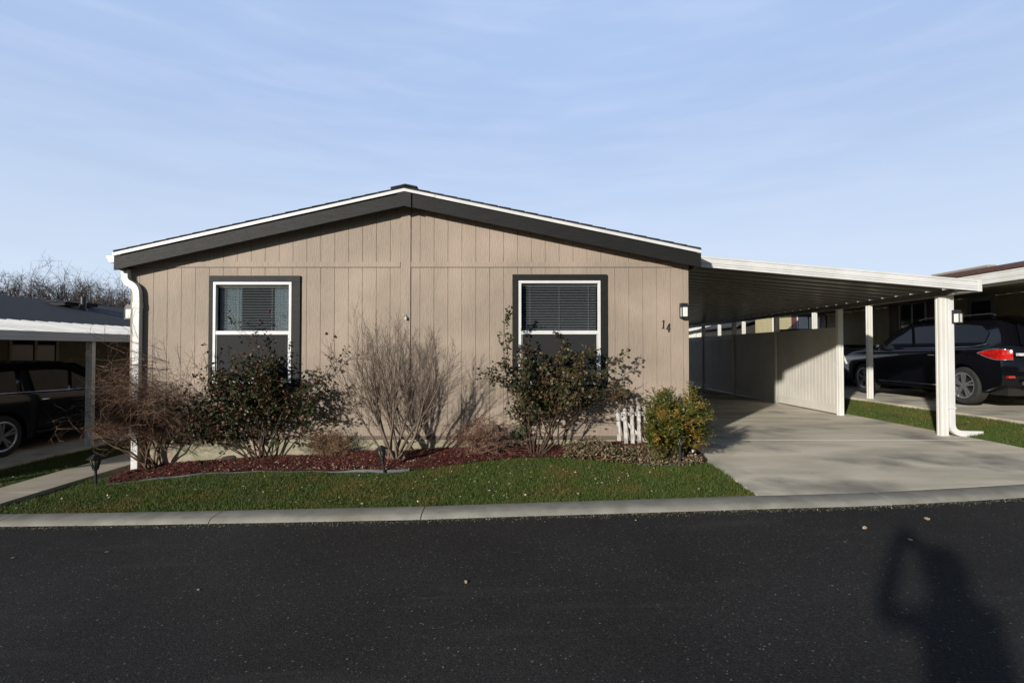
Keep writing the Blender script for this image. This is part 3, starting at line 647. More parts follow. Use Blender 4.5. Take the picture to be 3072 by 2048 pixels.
# hose tap / hook on the front wall
a = at(1216,951,Y=WY-.03); mb = MB()
mb.tube([(a.x,WY-.002,a.z+.02),(a.x,WY-.05,a.z+.02),(a.x-.02,WY-.06,a.z+.045),(a.x-.04,WY-.05,a.z+.03)],.005,6); mb.lathe([(.0,0),(.016,.002),(.018,.035),(.008,.05),(0,.052)],(a.x+.01,WY-.045,a.z-.04),10)
mb.build('wall_hook', M['white_metal'], house)

# ------------------------------------------------------------------ carport of the tan house
CX = 6.70; PS = 2.425; PY0 = 7.80; CF = 7.45; CB = 22.6
def cz(x): return H+1.25-.0875*(x-2.83)      # underside of the fascia
carport = empty('carport', (CX,PY0,0), 'white metal carport attached to the right side of the tan house', 'carport')
def ribbed(x0, x1, z0f, y0, y1, pitch=.322, low=.215, rh=.052, t=.004):
    """roof pans: flat troughs with raised ribs, running along x"""
    prof = []; y = y0
    while y < y1-.01:
        prof += [(y,0),(y+low,0),(y+low+.018,rh),(y+pitch-.018,rh)]; y += pitch
    prof.append((y,0)); mb = MB(); V = []
    for off in (0,t):
        for (yy,zz) in prof: V += [(x0,yy,z0f(x0)+zz+off),(x1,yy,z0f(x1)+zz+off)]
    n = len(prof); f = [(2*i,2*i+1,2*i+3,2*i+2) for i in range(n-1)]+[(2*n+2*i,2*n+2*i+2,2*n+2*i+3,2*n+2*i+1) for i in range(n-1)]
    f += [(2*i,2*i+2,2*n+2*i+2,2*n+2*i) for i in range(n-1)]+[(2*i+1,2*n+2*i+1,2*n+2*i+3,2*i+3) for i in range(n-1)]
    return mb.add(V, f)
XR = at(2945,860,Y=CF).x; XL = 2.60
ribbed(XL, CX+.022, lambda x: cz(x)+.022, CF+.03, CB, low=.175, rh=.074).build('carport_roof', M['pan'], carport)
def fascia(mb, x0, x1, zf, y0, h=.165, t=.03, n=4):
    prof = [(0,0),(0,.022),(.014,.026),(.014,.032),(0,.036),(0,.052),(.014,.056),(.014,.062),(0,.066),(0,h*.74),(.014,h*.76),(.014,h*.80),(0,h*.83),(0,h-.012),(.008,h),(t,h),(t,0)]
    V = []
    for x in (x0,x1): V += [(x,y0+a,zf(x)+b) for a,b in prof]
    k = len(prof); mb.add(V, [(j,(j+1)%k,k+(j+1)%k,k+j) for j in range(k)]+[tuple(range(k)),tuple(range(k,2*k))])
mb = MB(); fascia(mb, 2.69, XR-.045, cz, CF); mb.box(XR-.045,XR,CF-.008,CF+.05,cz(XR)-.004,cz(XR)+.172)
fz = lambda y: 0
mb.box(CX+.03,XR-.005,CF+.05,CB+.1,cz(XR)-.006,cz(XR)-.003); mb.box(XR-.005,XR,CF+.05,CB+.1,cz(XR)-.006,cz(XR)+.022)
mb.build('fascia', M['white'], carport)
bz1 = cz(CX)+.018; bz0 = H+.845
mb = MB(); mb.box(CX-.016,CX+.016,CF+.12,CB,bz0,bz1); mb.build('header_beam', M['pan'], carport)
def fluted_post(mb, x, y, z0, z1, w_=.115, d=.075):
    h = w_/2; k = d/2
    out = [(-h,-k),(-h*.72,-k),(-h*.66,-k+.008),(-h*.40,-k+.008),(-h*.34,-k),(h*.34,-k),(h*.40,-k+.008),(h*.66,-k+.008),(h*.72,-k),(h,-k),(h,-k*.3),(h-.006,-k*.2),(h-.006,k*.2),(h,k*.3),(h,k),(-h,k),(-h,k*.3),(-h+.006,k*.2),(-h+.006,-k*.2),(-h,-k*.3)]
    mb.prism([(x+a,y+b) for a,b in out],'z',z0,z1); mb.box(x-h-.006,x+h+.006,y-k-.006,y+k+.006,z0,z0+.005)
for i in range(6):
    mb = MB(); fluted_post(mb, CX, PY0+PS*i, 0.002, bz0-.001, .125 if i==0 else .105)
    if i == 0: mb.box(CX-.03,CX+.06,PY0-.06,PY0+.05,bz0-.012,bz0-.002)
    post = mb.build('post', M['white_metal'], carport)
    if i == 0: lamp(carport,(CX+.165,PY0-.035,at(2859,951,Y=PY0).z),(.35,-.937,0),.10,.21)
dx = CX+.115; yy = PY0-.02
mb = MB(); path = [Vector((dx,yy,bz0+.06)),Vector((dx,yy,1.0))]+curve([(dx,yy,.5),(dx,yy,.045),(7.20,yy-.05,.042),(7.24,yy-.05,.042)],.15,8)
mb.sweep_rect(path,.085,.065,(0,1,0)); mb.box(CX+.04,dx+.05,yy-.042,yy-.034,.42,.45)
mb.build('downspout', M['white'], carport, bevel=.006)
# privacy fence between the carport posts
fence = empty('privacy_fence', (CX,PY0+PS,0), 'almond vinyl privacy fence panels between the carport posts', 'fence')
FZ1 = H+.476
for i in range(1,5):
    y0 = PY0+PS*i+.04; y1 = PY0+PS*(i+1)-.04; mb = MB(); x = CX-.01
    mb.box(x-.022,x+.022,y0,y1,.03,.20); mb.box(x-.022,x+.022,y0,y1,FZ1-.13,FZ1)
    n = 19; wv = (y1-y0)/n
    for k in range(n): mb.box(x-.012,x+.012,y0+k*wv+.007,y0+(k+1)*wv-.007,.2,FZ1-.13)
    for k in range(1,n): mb.box(x-.018,x-.0125,y0+k*wv-.006,y0+k*wv+.006,.201,FZ1-.131)
    mb.box(x-.005,x+.005,y0,y1,.2,FZ1-.13)
    mb.build('fence_panel', M['almond'], fence)
mb = MB(); mb.prism([(0,0),(.10,-.24),(.07,-.25),(0,-.12)],'y',0,.012)
o = mb.build('white_flap', M['white']); o.location = at(2531,1055,Y=PY0+PS+.08)-Vector((.02,0,0)); tag(o, 'small white cloth flap sticking out behind the second carport post', 'cloth')

# ------------------------------------------------------------------ neighbour houses
def lap(mb, plane, c, a0, a1, z0, z1, rows=.125, s=-1, holes=()):
    """lap siding on plane x=c or y=c; s = outward sign"""
    z = z0
    while z < z1-.01:
        zt = min(z+rows, z1); segs = [(a0,a1)]
        for (h0,h1,hz0,hz1) in holes:
            if zt > hz0 and z < hz1:
                new = []
                for (p,q) in segs:
                    if q <= h0 or p >= h1: new.append((p,q))
                    else:
                        if p < h0: new.append((p,h0))
                        if q > h1: new.append((h1,q))
                segs = new
        for (p,q) in segs:
            if plane == 'x': V = [(c+s*.014,p,z),(c+s*.014,q,z),(c+s*.002,q,zt),(c+s*.002,p,zt),(c,p,z),(c,q,z)]
            else: V = [(p,c+s*.014,z),(q,c+s*.014,z),(q,c+s*.002,zt),(p,c+s*.002,zt),(p,c,z),(q,c,z)]
            mb.add(V,[(0,1,2,3),(4,5,1,0)])
        z = zt
# right-hand neighbour
NX = 11.6; nr = empty('neighbour_house', (NX,14,.2), 'cream sided house with dark red shutters and brown roof beyond the right carport', 'house')
wins_r = [(13.96,14.95,1.62,2.76),(18.8,20.3,1.5,2.8),(8.3,9.4,1.6,2.7)]
mb = MB(); lap(mb,'x',NX,6.0,23.8,.22,2.98,holes=wins_r+[(11.95,12.75,.22,2.72)]); mb.box(NX+.012,NX+.03,6,23.8,.1,3.0)
mb.box(NX+.03,NX+7,6,6.02,.1,3.0); mb.box(NX+.03,NX+7,23.78,23.8,.1,3.0); mb.build('wall', M['cream'], nr)
for (a,b,c,d) in wins_r:
    f = MB(); x = NX
    f.box(x-.03,x+.01,a,b,d-.05,d); f.box(x-.03,x+.01,a,b,c,c+.05)
    for u in (a,b-.05,(a+b)/2-.02): f.box(x-.029,x+.01,u,u+.045,c+.051,d-.051)
    fo = f.build('window', M['white'], nr); p_ = MB(); p_.box(x-.01,x+.006,a+.05,b-.05,c+.05,d-.05); p_.build('pane', M['house_glass'], fo)
    for u0,u1 in ((a-.38,a-.03),(b+.03,b+.38)):
        sh = MB(); sh.box(x-.035,x-.016,u0,u0+.05,c,d); sh.box(x-.035,x-.016,u1-.05,u1,c,d)
        for zz in (c,(c+d)/2-.03,d-.06): sh.box(x-.034,x-.016,u0+.05,u1-.05,zz,zz+.06)
        sh.box(x-.026,x-.016,u0+.05,u1-.05,c+.05,d-.05); sh.build('shutter', M['shutter'], nr)
f = MB(); f.box(NX-.03,NX+.01,11.95,12.02,.22,2.72); f.box(NX-.03,NX+.01,12.68,12.75,.22,2.72); f.box(NX-.03,NX+.01,12.021,12.679,2.65,2.72)
f.box(NX-.005,NX+.011,12.02,12.68,.22,2.65); do = f.build('door', pm('grey_door',(.30,.30,.29),rough=.5), nr)
p_ = MB(); p_.box(NX-.012,NX-.006,12.1,12.6,1.5,2.55); p_.build('pane', M['house_glass'], do)
mb = MB(); ez = H+1.93; rz = H+2.66
mb.add([(NX-.35,5.6,ez),(15.2,5.6,rz),(15.2,24.1,rz),(NX-.35,24.1,ez),(19.2,5.6,ez-.1),(19.2,24.1,ez-.1),(NX-.35,5.6,ez-.08),(15.2,5.6,rz-.08),(15.2,24.1,rz-.08),(NX-.35,24.1,ez-.08),(19.2,5.6,ez-.18),(19.2,24.1,ez-.18)],
       [(0,1,2,3),(1,4,5,2),(6,9,8,7),(7,8,11,10),(0,3,9,6),(0,6,7,1),(3,2,8,9),(4,10,11,5),(1,7,10,4),(2,5,11,8)])
nroof = mb.build('roof', M['shingle_brown'], nr)
M['cap'] = pm('tan_ridge_cap',(.30,.24,.18),rough=.8)
for ya,yb_ in ((8.0,9.6),(15.8,17.9)): mb = MB(); mb.box(15.05,15.35,ya,yb_,rz-.02,rz+.05); mb.build('ridge_vent', M['cap'], nroof)
mb = MB(); mb.prism([(NX-.3,ez-.06),(15.2,rz-.1),(19,ez-.15),(19,2.9),(NX,2.9)],'y',23.79,23.86); mb.build('gable', M['cream'], nr)
nc = empty('carport', (8.2,11.47,.225), 'white metal carport of the cream house with a gutter edge, over the black SUV', 'carport')
nz = lambda x: H+1.19+.14*(x-8.0)/3.6
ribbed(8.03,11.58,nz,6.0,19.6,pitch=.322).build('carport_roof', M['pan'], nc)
mb = MB(); prof = [(0,0),(0,.03),(.006,.034),(.006,.055),(0,.06),(0,.10),(.006,.105),(.006,.13),(0,.135),(0,.155),(.04,.155),(.04,0)]
V = [(8.0+a,yy_,H+1.122+b*1.15) for yy_ in (5.9,19.7) for a,b in prof]; k = len(prof)
mb.add(V,[(j,(j+1)%k,k+(j+1)%k,k+j) for j in range(k)]+[tuple(range(k)),tuple(range(k,2*k))]); mb.box(8.045,11.58,5.9,5.93,H+1.15,H+1.32); mb.build('fascia', M['white_metal'], nc)
mb = MB(); mb.box(8.16,8.24,6.1,19.5,H+1.10,H+1.18); mb.build('header_beam', M['white_metal'], nc)
for i in range(0,5):
    y = 11.47+2.07*i
    mb = MB(); fluted_post(mb,8.2,y,.225,H+1.098,.105); mb.build('post', M['white_metal'], nc)
# porch railing
rl = empty('porch_railing', (10.95,15.6,.23), 'white porch railing in front of the cream house beyond the SUV', 'railing')
mb = MB(); mb.box(10.92,10.98,14.6,17.2,1.32,1.37); mb.box(10.92,10.98,14.6,17.2,.72,.76)
for k in range(17): mb.box(10.93,10.97,14.66+k*.155,14.72+k*.155,.761,1.319)
mb.build('balusters', M['white'], rl)
for ya in (14.48,17.2): mb = MB(); mb.box(10.88,11.02,ya,ya+.12,.23,1.5); mb.build('railing_post', M['white'], rl)
mb = MB(); mb.box(10.86,11.56,14.45,17.35,.225,.66); mb.build('porch_deck', M['dark_wood'], rl)
# dark shed at the end of the neighbour's driveway
sh = empty('shed', (11,24.6,.2), 'dark shed with black gable roof seen over the privacy fence', 'shed')
mb = MB(); Ys = 24.6; ax = at(2298,946,Y=Ys).x; ex = at(2368,980,Y=Ys); az_ = at(2298,946,Y=Ys).z
lap(mb,'y',Ys,11.0,ex.x-.25,.2,ex.z+.02,rows=.14); mb.prism([(11.0,ex.z),(ex.x-.25,ex.z),(ax,az_-.12)],'y',Ys-.002,Ys+.05); mb.box(11.0,ex.x-.25,Ys+.002,Ys+4,.1,ex.z); mb.build('wall', M['dark_wood'], sh)
mb = MB(); mb.prism([(10.75,ex.z-.03),(ax,az_-.09),(ex.x,ex.z-.03),(ex.x,ex.z+.06),(ax,az_),(10.75,ex.z+.06)],'y',Ys-.35,Ys+4.2); mb.build('roof', M['shingle'], sh)
f = MB(); f.box(11.2,12.1,Ys-.03,Ys,1.0,2.25); fo = f.build('window', M['dark_wood'], sh); p_ = MB(); p_.box(11.28,12.02,Ys-.036,Ys-.031,1.08,2.17); p_.build('pane', M['house_glass'], fo)
# far off-white house
fh = empty('far_house', (10,33,.2), 'distant off-white sided house glimpsed over the left end of the privacy fence', 'house')
Y3 = 33; mb = MB(); lap(mb,'y',Y3,6,17,.2,3.0,rows=.16); pa = at(2066,984,Y=Y3); pb = at(2240,950,Y=Y3); slp = (pb.z-pa.z)/(pb.x-pa.x)
mb.prism([(6,2.9),(17,2.9),(14.5,pa.z+slp*(14.5-pa.x)-.2),(6,pa.z+slp*(6-pa.x)-.2)],'y',Y3-.001,Y3+.02); mb.build('wall', M['offwhite'], fh)
mb = MB(); zA = pa.z+slp*(14.5-pa.x); zB = pa.z+slp*(5-pa.x); mb.prism([(5,zB-.2),(14.5,zA-.2),(18,zA-1.0),(18,zA-.8),(14.5,zA),(5,zB)],'y',Y3-.5,Y3-.45); mb.build('fascia', M['white'], fh)
mb = MB(); mb.prism([(5,zB),(14.5,zA),(18,zA-.8),(18,zA-.72),(14.5,zA+.08),(5,zB+.08)],'y',Y3-.55,Y3+14); mb.build('roof', M['shingle'], fh)
for x in (12.05,14.2): mb = MB(); mb.box(x-.09,x+.09,Y3-.05,Y3-.02,.2,zA-.45); mb.build('corner_trim', M['white'], fh)
# left-hand neighbour
LX = -11.0; nl = empty('neighbour_house', (LX,10,-.42), 'beige sided house with dark slate roof behind the left carport', 'house')
hs = [(11.0,11.5,-.1,1.72),(11.56,12.05,.55,1.72)]
mb = MB(); lap(mb,'x',LX,2.0,26,-.42,1.96,s=1,holes=[(10.98,12.08,-.3,1.75)]); mb.box(LX-.02,LX-.001,2,26,-.6,1.98); mb.box(LX-7,LX-.02,2,2.02,-.6,1.98); mb.build('wall', M['olive'], nl)
f = MB(); 
for u in (10.92,11.5,12.04): f.box(LX+.001,LX+.03,u,u+.06,-.3,1.78)
f.box(LX+.001,LX+.031,10.98,12.04,1.72,1.78); fo = f.build('window', pm('almond_frame',(.42,.38,.28),rough=.6), nl); p_ = MB(); p_.box(LX-.001,LX+.008,10.98,12.04,-.3,1.72); p_.build('pane', M['house_glass'], fo)
e0 = at(0,956,X=-10.9); r0 = at(0,888,X=-14.6); ez = H+.675; rz = H+1.575
mb = MB(); mb.add([(-10.85,1.5,ez-.05),(-14.6,1.5,rz),(-14.6,30,rz+.03),(-10.85,30,ez+.0),(-18.4,1.5,ez-.05),(-18.4,30,ez),(-10.85,1.5,ez-.13),(-10.85,30,ez-.10),(-18.4,1.5,ez-.13),(-18.4,30,ez-.1)],[(0,1,2,3),(1,4,5,2),(0,3,7,6),(6,7,9,8),(4,8,9,5),(0,6,1),(6,8,1),(1,8,4),(3,2,7),(7,2,9),(2,5,9)])
lr = mb.build('roof', M['shingle_blue'], nl)
def onroof(px,py,X): p = at(px,py,X=X); return p
a = onroof(172,915,-13.6); mb = MB()
s_ = (rz-ez)/(14.6-10.85); zr_ = lambda x: ez+s_*(-10.85-x)
for dy_ in (0,1.0):
    mb = MB(); y = a.y+dy_; x = -13.6-dy_*.25; mb.box(x-.22,x+.22,y,y+.5,zr_(x)+.02,zr_(x)+.13); mb.prism([(x-.3,zr_(x)+.13),(x+.3,zr_(x)+.10),(x+.3,zr_(x)+.13),(x-.3,zr_(x)+.18)],'y',y-.05,y+.55); mb.build('roof_vent', M['shingle'], lr)
a = onroof(250,920,-13.2); mb = MB(); mb.lathe([(.075,-.1),(.075,.40),(.0,.40)],(-13.2,a.y,zr_(-13.2)),14); mb.lathe([(.13,-.05),(.09,.06)],(-13.2,a.y,zr_(-13.2)),14); mb.build('vent_pipe', M['black_metal'], lr)
lc = empty('carport', (-7.75,9.2,-.41), 'white metal carport on the left with grey gutter edge above a dark parked car', 'carport')
lz = lambda x: H+.245+(.385)*(-7.6-x)/3.25
ribbed(-10.84,-7.62,lz,3.4,22,pitch=.322,rh=.045).build('carport_roof', pm('weathered_pan_roof',(.60,.60,.58),(.42,.42,.40),rough=.5,scale=1.6,stretch=(1,3,1),detail=9), lc)
mb = MB(); prof = [(0,0),(0,.03),(-.006,.034),(-.006,.05),(0,.054),(0,.085),(-.006,.09),(-.006,.105),(0,.11),(0,.145),(-.04,.145),(-.04,0)]
V = [(-7.6+a,yy_,H+.162+b+.003*(yy_-7)) for yy_ in (3.3,22) for a,b in prof]; k = len(prof)
mb.add(V,[(j,(j+1)%k,k+(j+1)%k,k+j) for j in range(k)]+[tuple(range(k)),tuple(range(k,2*k))]); mb.build('fascia', pm('greyed_fascia',(.50,.52,.54),(.42,.44,.46),rough=.5,scale=2), lc)
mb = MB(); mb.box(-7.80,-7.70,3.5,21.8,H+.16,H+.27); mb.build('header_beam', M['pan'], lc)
for y in (5.9,9.2,12.5): mb = MB(); fluted_post(mb,-7.75,y,-.41,H+.158,.115); mb.build('post', M['white_metal'], lc)

# ------------------------------------------------------------------ vehicles
def arc(cx, cz_, r, a0, a1, n=12): return [(cx+r*math.cos(R(a0+(a1-a0)*i/n)), cz_+r*math.sin(R(a0+(a1-a0)*i/n))) for i in range(n+1)]
def loft(mb, poly, slices, warp):
    n = len(poly); V = []
    for (x,ins) in slices: V += [warp(x,y,z,ins) for (y,z) in poly]
    m = len(slices)
    mb.add(V, [tuple(range(n))]+[tuple(range((m-1)*n,m*n))]+[(i*n+k,i*n+(k+1)%n,(i+1)*n+(k+1)%n,(i+1)*n+k) for i in range(m-1) for k in range(n)])
def car(name, label, cat, loc, paint, hw=.95, side=-1, wb=2.8, r=.37, kind='suv', group=None):
    """local frame: y forward from the rear axle, x across, z up; 'side' = the flank that is seen"""
    root = empty(name, (0,0,0), label, cat, group)
    if kind == 'pickup':
        low = [(-1.15,.52),(-1.2,.75),(-1.16,1.18),(-1.1,1.22),(.75,1.22),(.8,1.15),(2.9,1.14),(3.5,1.10),(3.85,1.0),(3.95,.7),(3.9,.42)]
        gh = [(.75,1.12),(.85,1.72),(1.1,1.80),(1.9,1.80),(2.2,1.72),(2.95,1.12)]
        wins_ = [[(1.0,1.2),(1.05,1.68),(1.65,1.70),(1.65,1.2)],[(1.72,1.2),(1.72,1.70),(2.05,1.68),(2.65,1.2)]]
        rear = None; belt = [(2.7,1.17),(1.0,1.17)]
    elif kind == 'suv':
        low = [(-.92,.42),(-.98,.50),(-1.0,.70),(-.96,.86),(-.93,1.0),(-.90,1.14),(-.3,1.13),(1.0,1.105),(2.3,1.08),(2.62,1.10),(3.1,1.06),(3.5,.98),(3.72,.88),(3.80,.72),(3.82,.5),(3.75,.33)]
        gh = [(-.90,1.10),(-.84,1.40),(-.72,1.66),(-.5,1.725),(.4,1.745),(1.3,1.73),(1.62,1.69),(1.9,1.56),(2.3,1.33),(2.68,1.08)]
        wins_ = [[(-.55,1.22),(-.62,1.42),(-.45,1.56),(.0,1.60),(.27,1.61),(.27,1.16),(-.25,1.165)],
                 [(.36,1.155),(.36,1.615),(1.15,1.61),(1.30,1.60),(1.18,1.14)],
                 [(1.27,1.14),(1.38,1.595),(1.55,1.575),(1.95,1.38),(2.35,1.125)]]
        rear = [(-.62,1.20),(-.25,1.148),(.3,1.135),(1.2,1.12),(2.45,1.10)]
    else:
        low = [(-.92,.42),(-.97,.55),(-.96,.75),(-.90,1.0),(-.86,1.06),(-.3,1.06),(1.0,1.02),(2.3,.99),(2.6,1.0),(3.1,.95),(3.5,.87),(3.68,.75),(3.78,.6),(3.78,.4),(3.7,.3)]
        gh = [(-.86,1.03),(-.78,1.25),(-.62,1.46),(-.35,1.53),(.5,1.57),(1.2,1.56),(1.6,1.48),(2.0,1.32),(2.65,.99)]
        wins_ = [[(-.35,1.14),(-.20,1.36),(.0,1.42),(.25,1.43),(.25,1.07),(-.1,1.075)],
                 [(.33,1.07),(.33,1.43),(1.05,1.43),(1.25,1.40),(1.2,1.05)],[(1.28,1.045),(1.33,1.39),(1.55,1.35),(1.95,1.19),(2.3,1.03)]]
        rear = [(-.12,1.42),(-.28,1.30),(-.42,1.10),(-.30,1.06),(-.05,1.045),(.8,1.03),(2.4,1.01)]
    ra = r+.055; zc = r
    und = arc(wb,zc,ra,-12,192,16)+arc(0,zc,ra,-12,192,16)
    poly = low+[(wb+ra+.06,.27)]+und[:17]+[(wb-ra-.08,.26),(ra+.08,.26)]+und[17:]+[(-ra-.06,.3)]
    def warp(x,y,z,ins):
        e = abs(x)/hw
        if y > wb+.3: y -= .22*e**3*(y-wb-.3)/.7
        if y < -.6: y += .16*e**3*((-.6-y)/.4)
        zz = z-ins*(.9 if z > .85 else 0); yy = y
        if z < .6: x = x*(1-.03*(.6-z)/.3)
        return (x,yy,zz)
    sl = [(-hw,.055),(-hw*.985,.02),(-hw*.93,.0),(-hw*.7,-.012),(-hw*.3,-.02),(hw*.3,-.02),(hw*.7,-.012),(hw*.93,0),(hw*.985,.02),(hw,.055)]
    mb = MB(); loft(mb, poly, sl, warp)
    gw = lambda z: (hw-.055)-.235*(z-1.06)*.72
    def warpg(x,y,z,ins):
        k = x/(hw-.05); e = abs(k)
        xx = k*gw(z-ins); 
        if y < -.3: y += .12*e**3
        if y > 1.5: y -= .18*e**3
        return (xx,y,z-ins)
    sg = [(-(hw-.05),.05),(-(hw-.05)*.97,.015),(-(hw-.05)*.85,0),(-.4,-.012),(.4,-.012),((hw-.05)*.85,0),((hw-.05)*.97,.015),((hw-.05),.05)]
    loft(mb, gh, sg, warpg)
    body = mb.build('body', paint, root, smooth=True, ang=32)
    for sd_ in (-1,1):
        for wv in wins_:
            m_ = MB(); V = []
            for (y,z) in wv:
                yy = y+(.12 if y < -.3 else 0)-(.18 if y > 1.5 else 0)
                V.append((sd_*(gw(z-.05)+.006),yy,z-.02))
            m_.add(V+[(v[0]-sd_*.004,v[1],v[2]) for v in V],[tuple(range(len(V))),tuple(range(len(V),2*len(V)))]+[(i,(i+1)%len(V),len(V)+(i+1)%len(V),len(V)+i) for i in range(len(V))])
            m_.build('side_window', M['dark_glass'], root)
    if kind == 'suv':     # rear window
        m_ = MB(); m_.add([(-.68,-.925,1.16),(.68,-.925,1.16),(.6,-.765,1.6),(-.6,-.765,1.6)],[(0,1,2,3)]); m_.build('rear_window', M['dark_glass'], root)
    m_ = MB(); V0, V1 = gh[-1], gh[-3]
    m_.add([(-.72,V0[0]-.06,V0[1]+.05),(.72,V0[0]-.06,V0[1]+.05),(.6,V1[0]+.06,V1[1]+.035),(-.6,V1[0]+.06,V1[1]+.035)],[(0,1,2,3)]); m_.build('windscreen', M['dark_glass'], root)
    # chrome belt line on the seen side, sill strip, handles
    if rear:
        for sd_ in (-1,1):
            m_ = MB(); pts = []
            for (y,z) in rear:
                yy = y+(.12 if y < -.3 else 0)-(.18 if y > 1.5 else 0); pts.append((sd_*(hw-.018 if (kind=='sedan' and z < 1.15) else gw(z-.05)+.016+(.006 if kind=='suv' else 0)),yy,z-.02+(.03 if kind=='sedan' else .012)))
            m_.tube(pts,.008,6); m_.build('chrome_trim', M['chrome'], root, smooth=True, ang=None)
    for sd_ in (-1,1): m_ = MB(); m_.box(min(sd_*(hw-.02),sd_*(hw+.004)),max(sd_*(hw-.02),sd_*(hw+.004)),.55,wb-.55,.33,.352); m_.build('sill_trim', M['chrome'] if kind=='suv' else M['plastic'], root)
    for sd_ in (-1,1):
        for y in (.62,1.62):
            m_ = MB(); z = .965 if kind != 'sedan' else .90; x = sd_*(hw+.012); m_.tube([(x-sd_*.02,y,z),(x,y+.03,z+.003),(x,y+.15,z+.003),(x-sd_*.02,y+.18,z)],.011,6); m_.build('door_handle', M['chrome'], root, smooth=True, ang=None)
    for sd_ in (-1,1):      # mirrors
        m_ = MB(); bm = [(0,0),(.03,.12),(.10,.15),(.2,.12),(.22,.03),(.12,-.02)]
        y0 = 2.05; V = []
        for (a,b) in bm: V += [(sd_*(hw-.08+a),y0,1.10+b),(sd_*(hw-.08+a*.9),y0+.12,1.11+b*.85)]
        n = len(bm); m_.add(V,[tuple(range(0,2*n,2)),tuple(range(1,2*n,2))]+[(2*i,2*((i+1)%n),2*((i+1)%n)+1,2*i+1) for i in range(n)]); m_.build('side_mirror', paint, root, smooth=True, ang=50, bevel=.01)
    for y in (0,wb):
        for sd_ in (-1,1):
            x0 = sd_*(hw-.025)
            hub = MB(); hub.lathe([(0,sd_*-.012),(.035,sd_*-.012),(.045,sd_*-.03),(.05,sd_*-.08)],(x0,y,zc),16,'x'); wh = hub.build('wheel', M['alloy'], root, smooth=True)
            t = MB(); rr = r*.70
            t.lathe([(rr,0),(rr+.03,sd_*.006),(r-.035,sd_*.004),(r-.008,-sd_*.02),(r,-sd_*.05),(r,-sd_*.18),(r-.01,-sd_*.21),(rr,-sd_*.23)],(x0,y,zc),40,'x'); t.build('tyre', M['rubber'], wh, smooth=True)
            rm_ = MB(); rm_.lathe([(rr,sd_*.001),(rr-.012,sd_*.004),(rr-.028,-sd_*.008),(rr-.03,-sd_*.15)],(x0,y,zc),40,'x')
            for k in range(5):
                for da in (-.16,.16) :
                    a = 2*math.pi*k/5+.35; a2 = a+da
                    p0 = (x0-sd_*.022,y+.035*math.cos(a+da*1.2),zc+.035*math.sin(a+da*1.2)); p1 = (x0-sd_*.012,y+(rr-.02)*math.cos(a2),zc+(rr-.02)*math.sin(a2)); rm_.bar(p0,p1,.034,.026,up=(1,0,0))
            rm_.build('rim', M['alloy'], wh, smooth=True, ang=30)
            bk = MB(); bk.lathe([(0,-sd_*.10),(rr-.03,-sd_*.10),(rr-.03,-sd_*.12)],(x0,y,zc),24,'x'); bk.build('brake_disc', M['plastic'], wh)
    m_ = MB(); m_.box(-hw+.24,hw-.24,-.7,wb+.7,.22,.6); m_.build('underbody', M['plastic'], root)
    if kind == 'suv':
        for sd_ in (-1,1):
            # wrap-round tail lamp: pointed forward, tall at the corner, running on to the tailgate
            top = [(hw+.006,-.36,1.02),(hw+.007,-.52,1.065),(hw+.004,-.66,1.085),(hw+.010,-.745,1.09),(hw-.005,-.835,1.085),(hw-.12,-.925,1.075)]
            bot = [(hw+.006,-.36,1.015),(hw+.008,-.50,.955),(hw+.006,-.66,.905),(hw+.012,-.745,.890),(hw-.003,-.84,.890),(hw-.12,-.93,.895)]
            V = []
            for p_,q_ in zip(top,bot):
                for k in range(4):
                    t = k/3; bulge = .012*math.sin(math.pi*t); V.append((sd_*(p_[0]*(1-t)+q_[0]*t+bulge*.7),p_[1]*(1-t)+q_[1]*t-bulge*.7,p_[2]*(1-t)+q_[2]*t))
            m_ = MB(); m_.add(V,[(i*4+k,i*4+k+1,(i+1)*4+k+1,(i+1)*4+k) for i in range(5) for k in range(3)])
            tl = m_.build('tail_lamp', M['red_lens'], root, smooth=True, ang=None)
            c_ = MB(); c_.tube([(sd_*(p_[0]+.004),p_[1]-.003,p_[2]) for p_ in top],.009,6); c_.tube([(sd_*(p_[0]+.004),p_[1]-.003,p_[2]) for p_ in bot],.010,6); c_.build('lamp_rim', M['chrome'], tl, smooth=True, ang=None)
            rf = MB(); rf.box(min(sd_*.70,sd_*.89),max(sd_*.70,sd_*.89),-.90,-.80,.56,.60); rf.build('rear_reflector', M['red_lens'], root)
        pl = MB(); pl.box(-.62,-.04,-.985,-.965,.93,.985) if False else pl.box(-.16,.16,-.985,-.97,.82,.97); pl.build('number_plate', M['plate'], root)
        gb = MB(); gb.box(-.78,.78,-.985,-.93,.965,1.015); gb.build('tailgate_trim', M['plate'], root)
        for sd_ in (-1,1):
            rr_ = MB(); rr_.tube([(sd_*.66,-.45,1.735),(sd_*.66,-.35,1.775),(sd_*.66,1.2,1.775),(sd_*.66,1.35,1.735)],.014,6); rr_.build('roof_rail', M['alloy'], root, smooth=True, ang=None)
        bp = MB(); bp.box(-.7,.7,-1.03,-.95,.44,.50); bp.build('bumper_step', M['alloy'], root, bevel=.01)
        for sd_ in (-1,1):
            hl = MB(); x = sd_*(hw-.10); hl.prism([(3.2,.86),(3.45,.90),(3.58,.78),(3.5,.72),(3.3,.76)],'x',min(x,x+sd_*.075),max(x,x+sd_*.075)); hl.build('headlight', M['clear_lens'], root, bevel=.01)
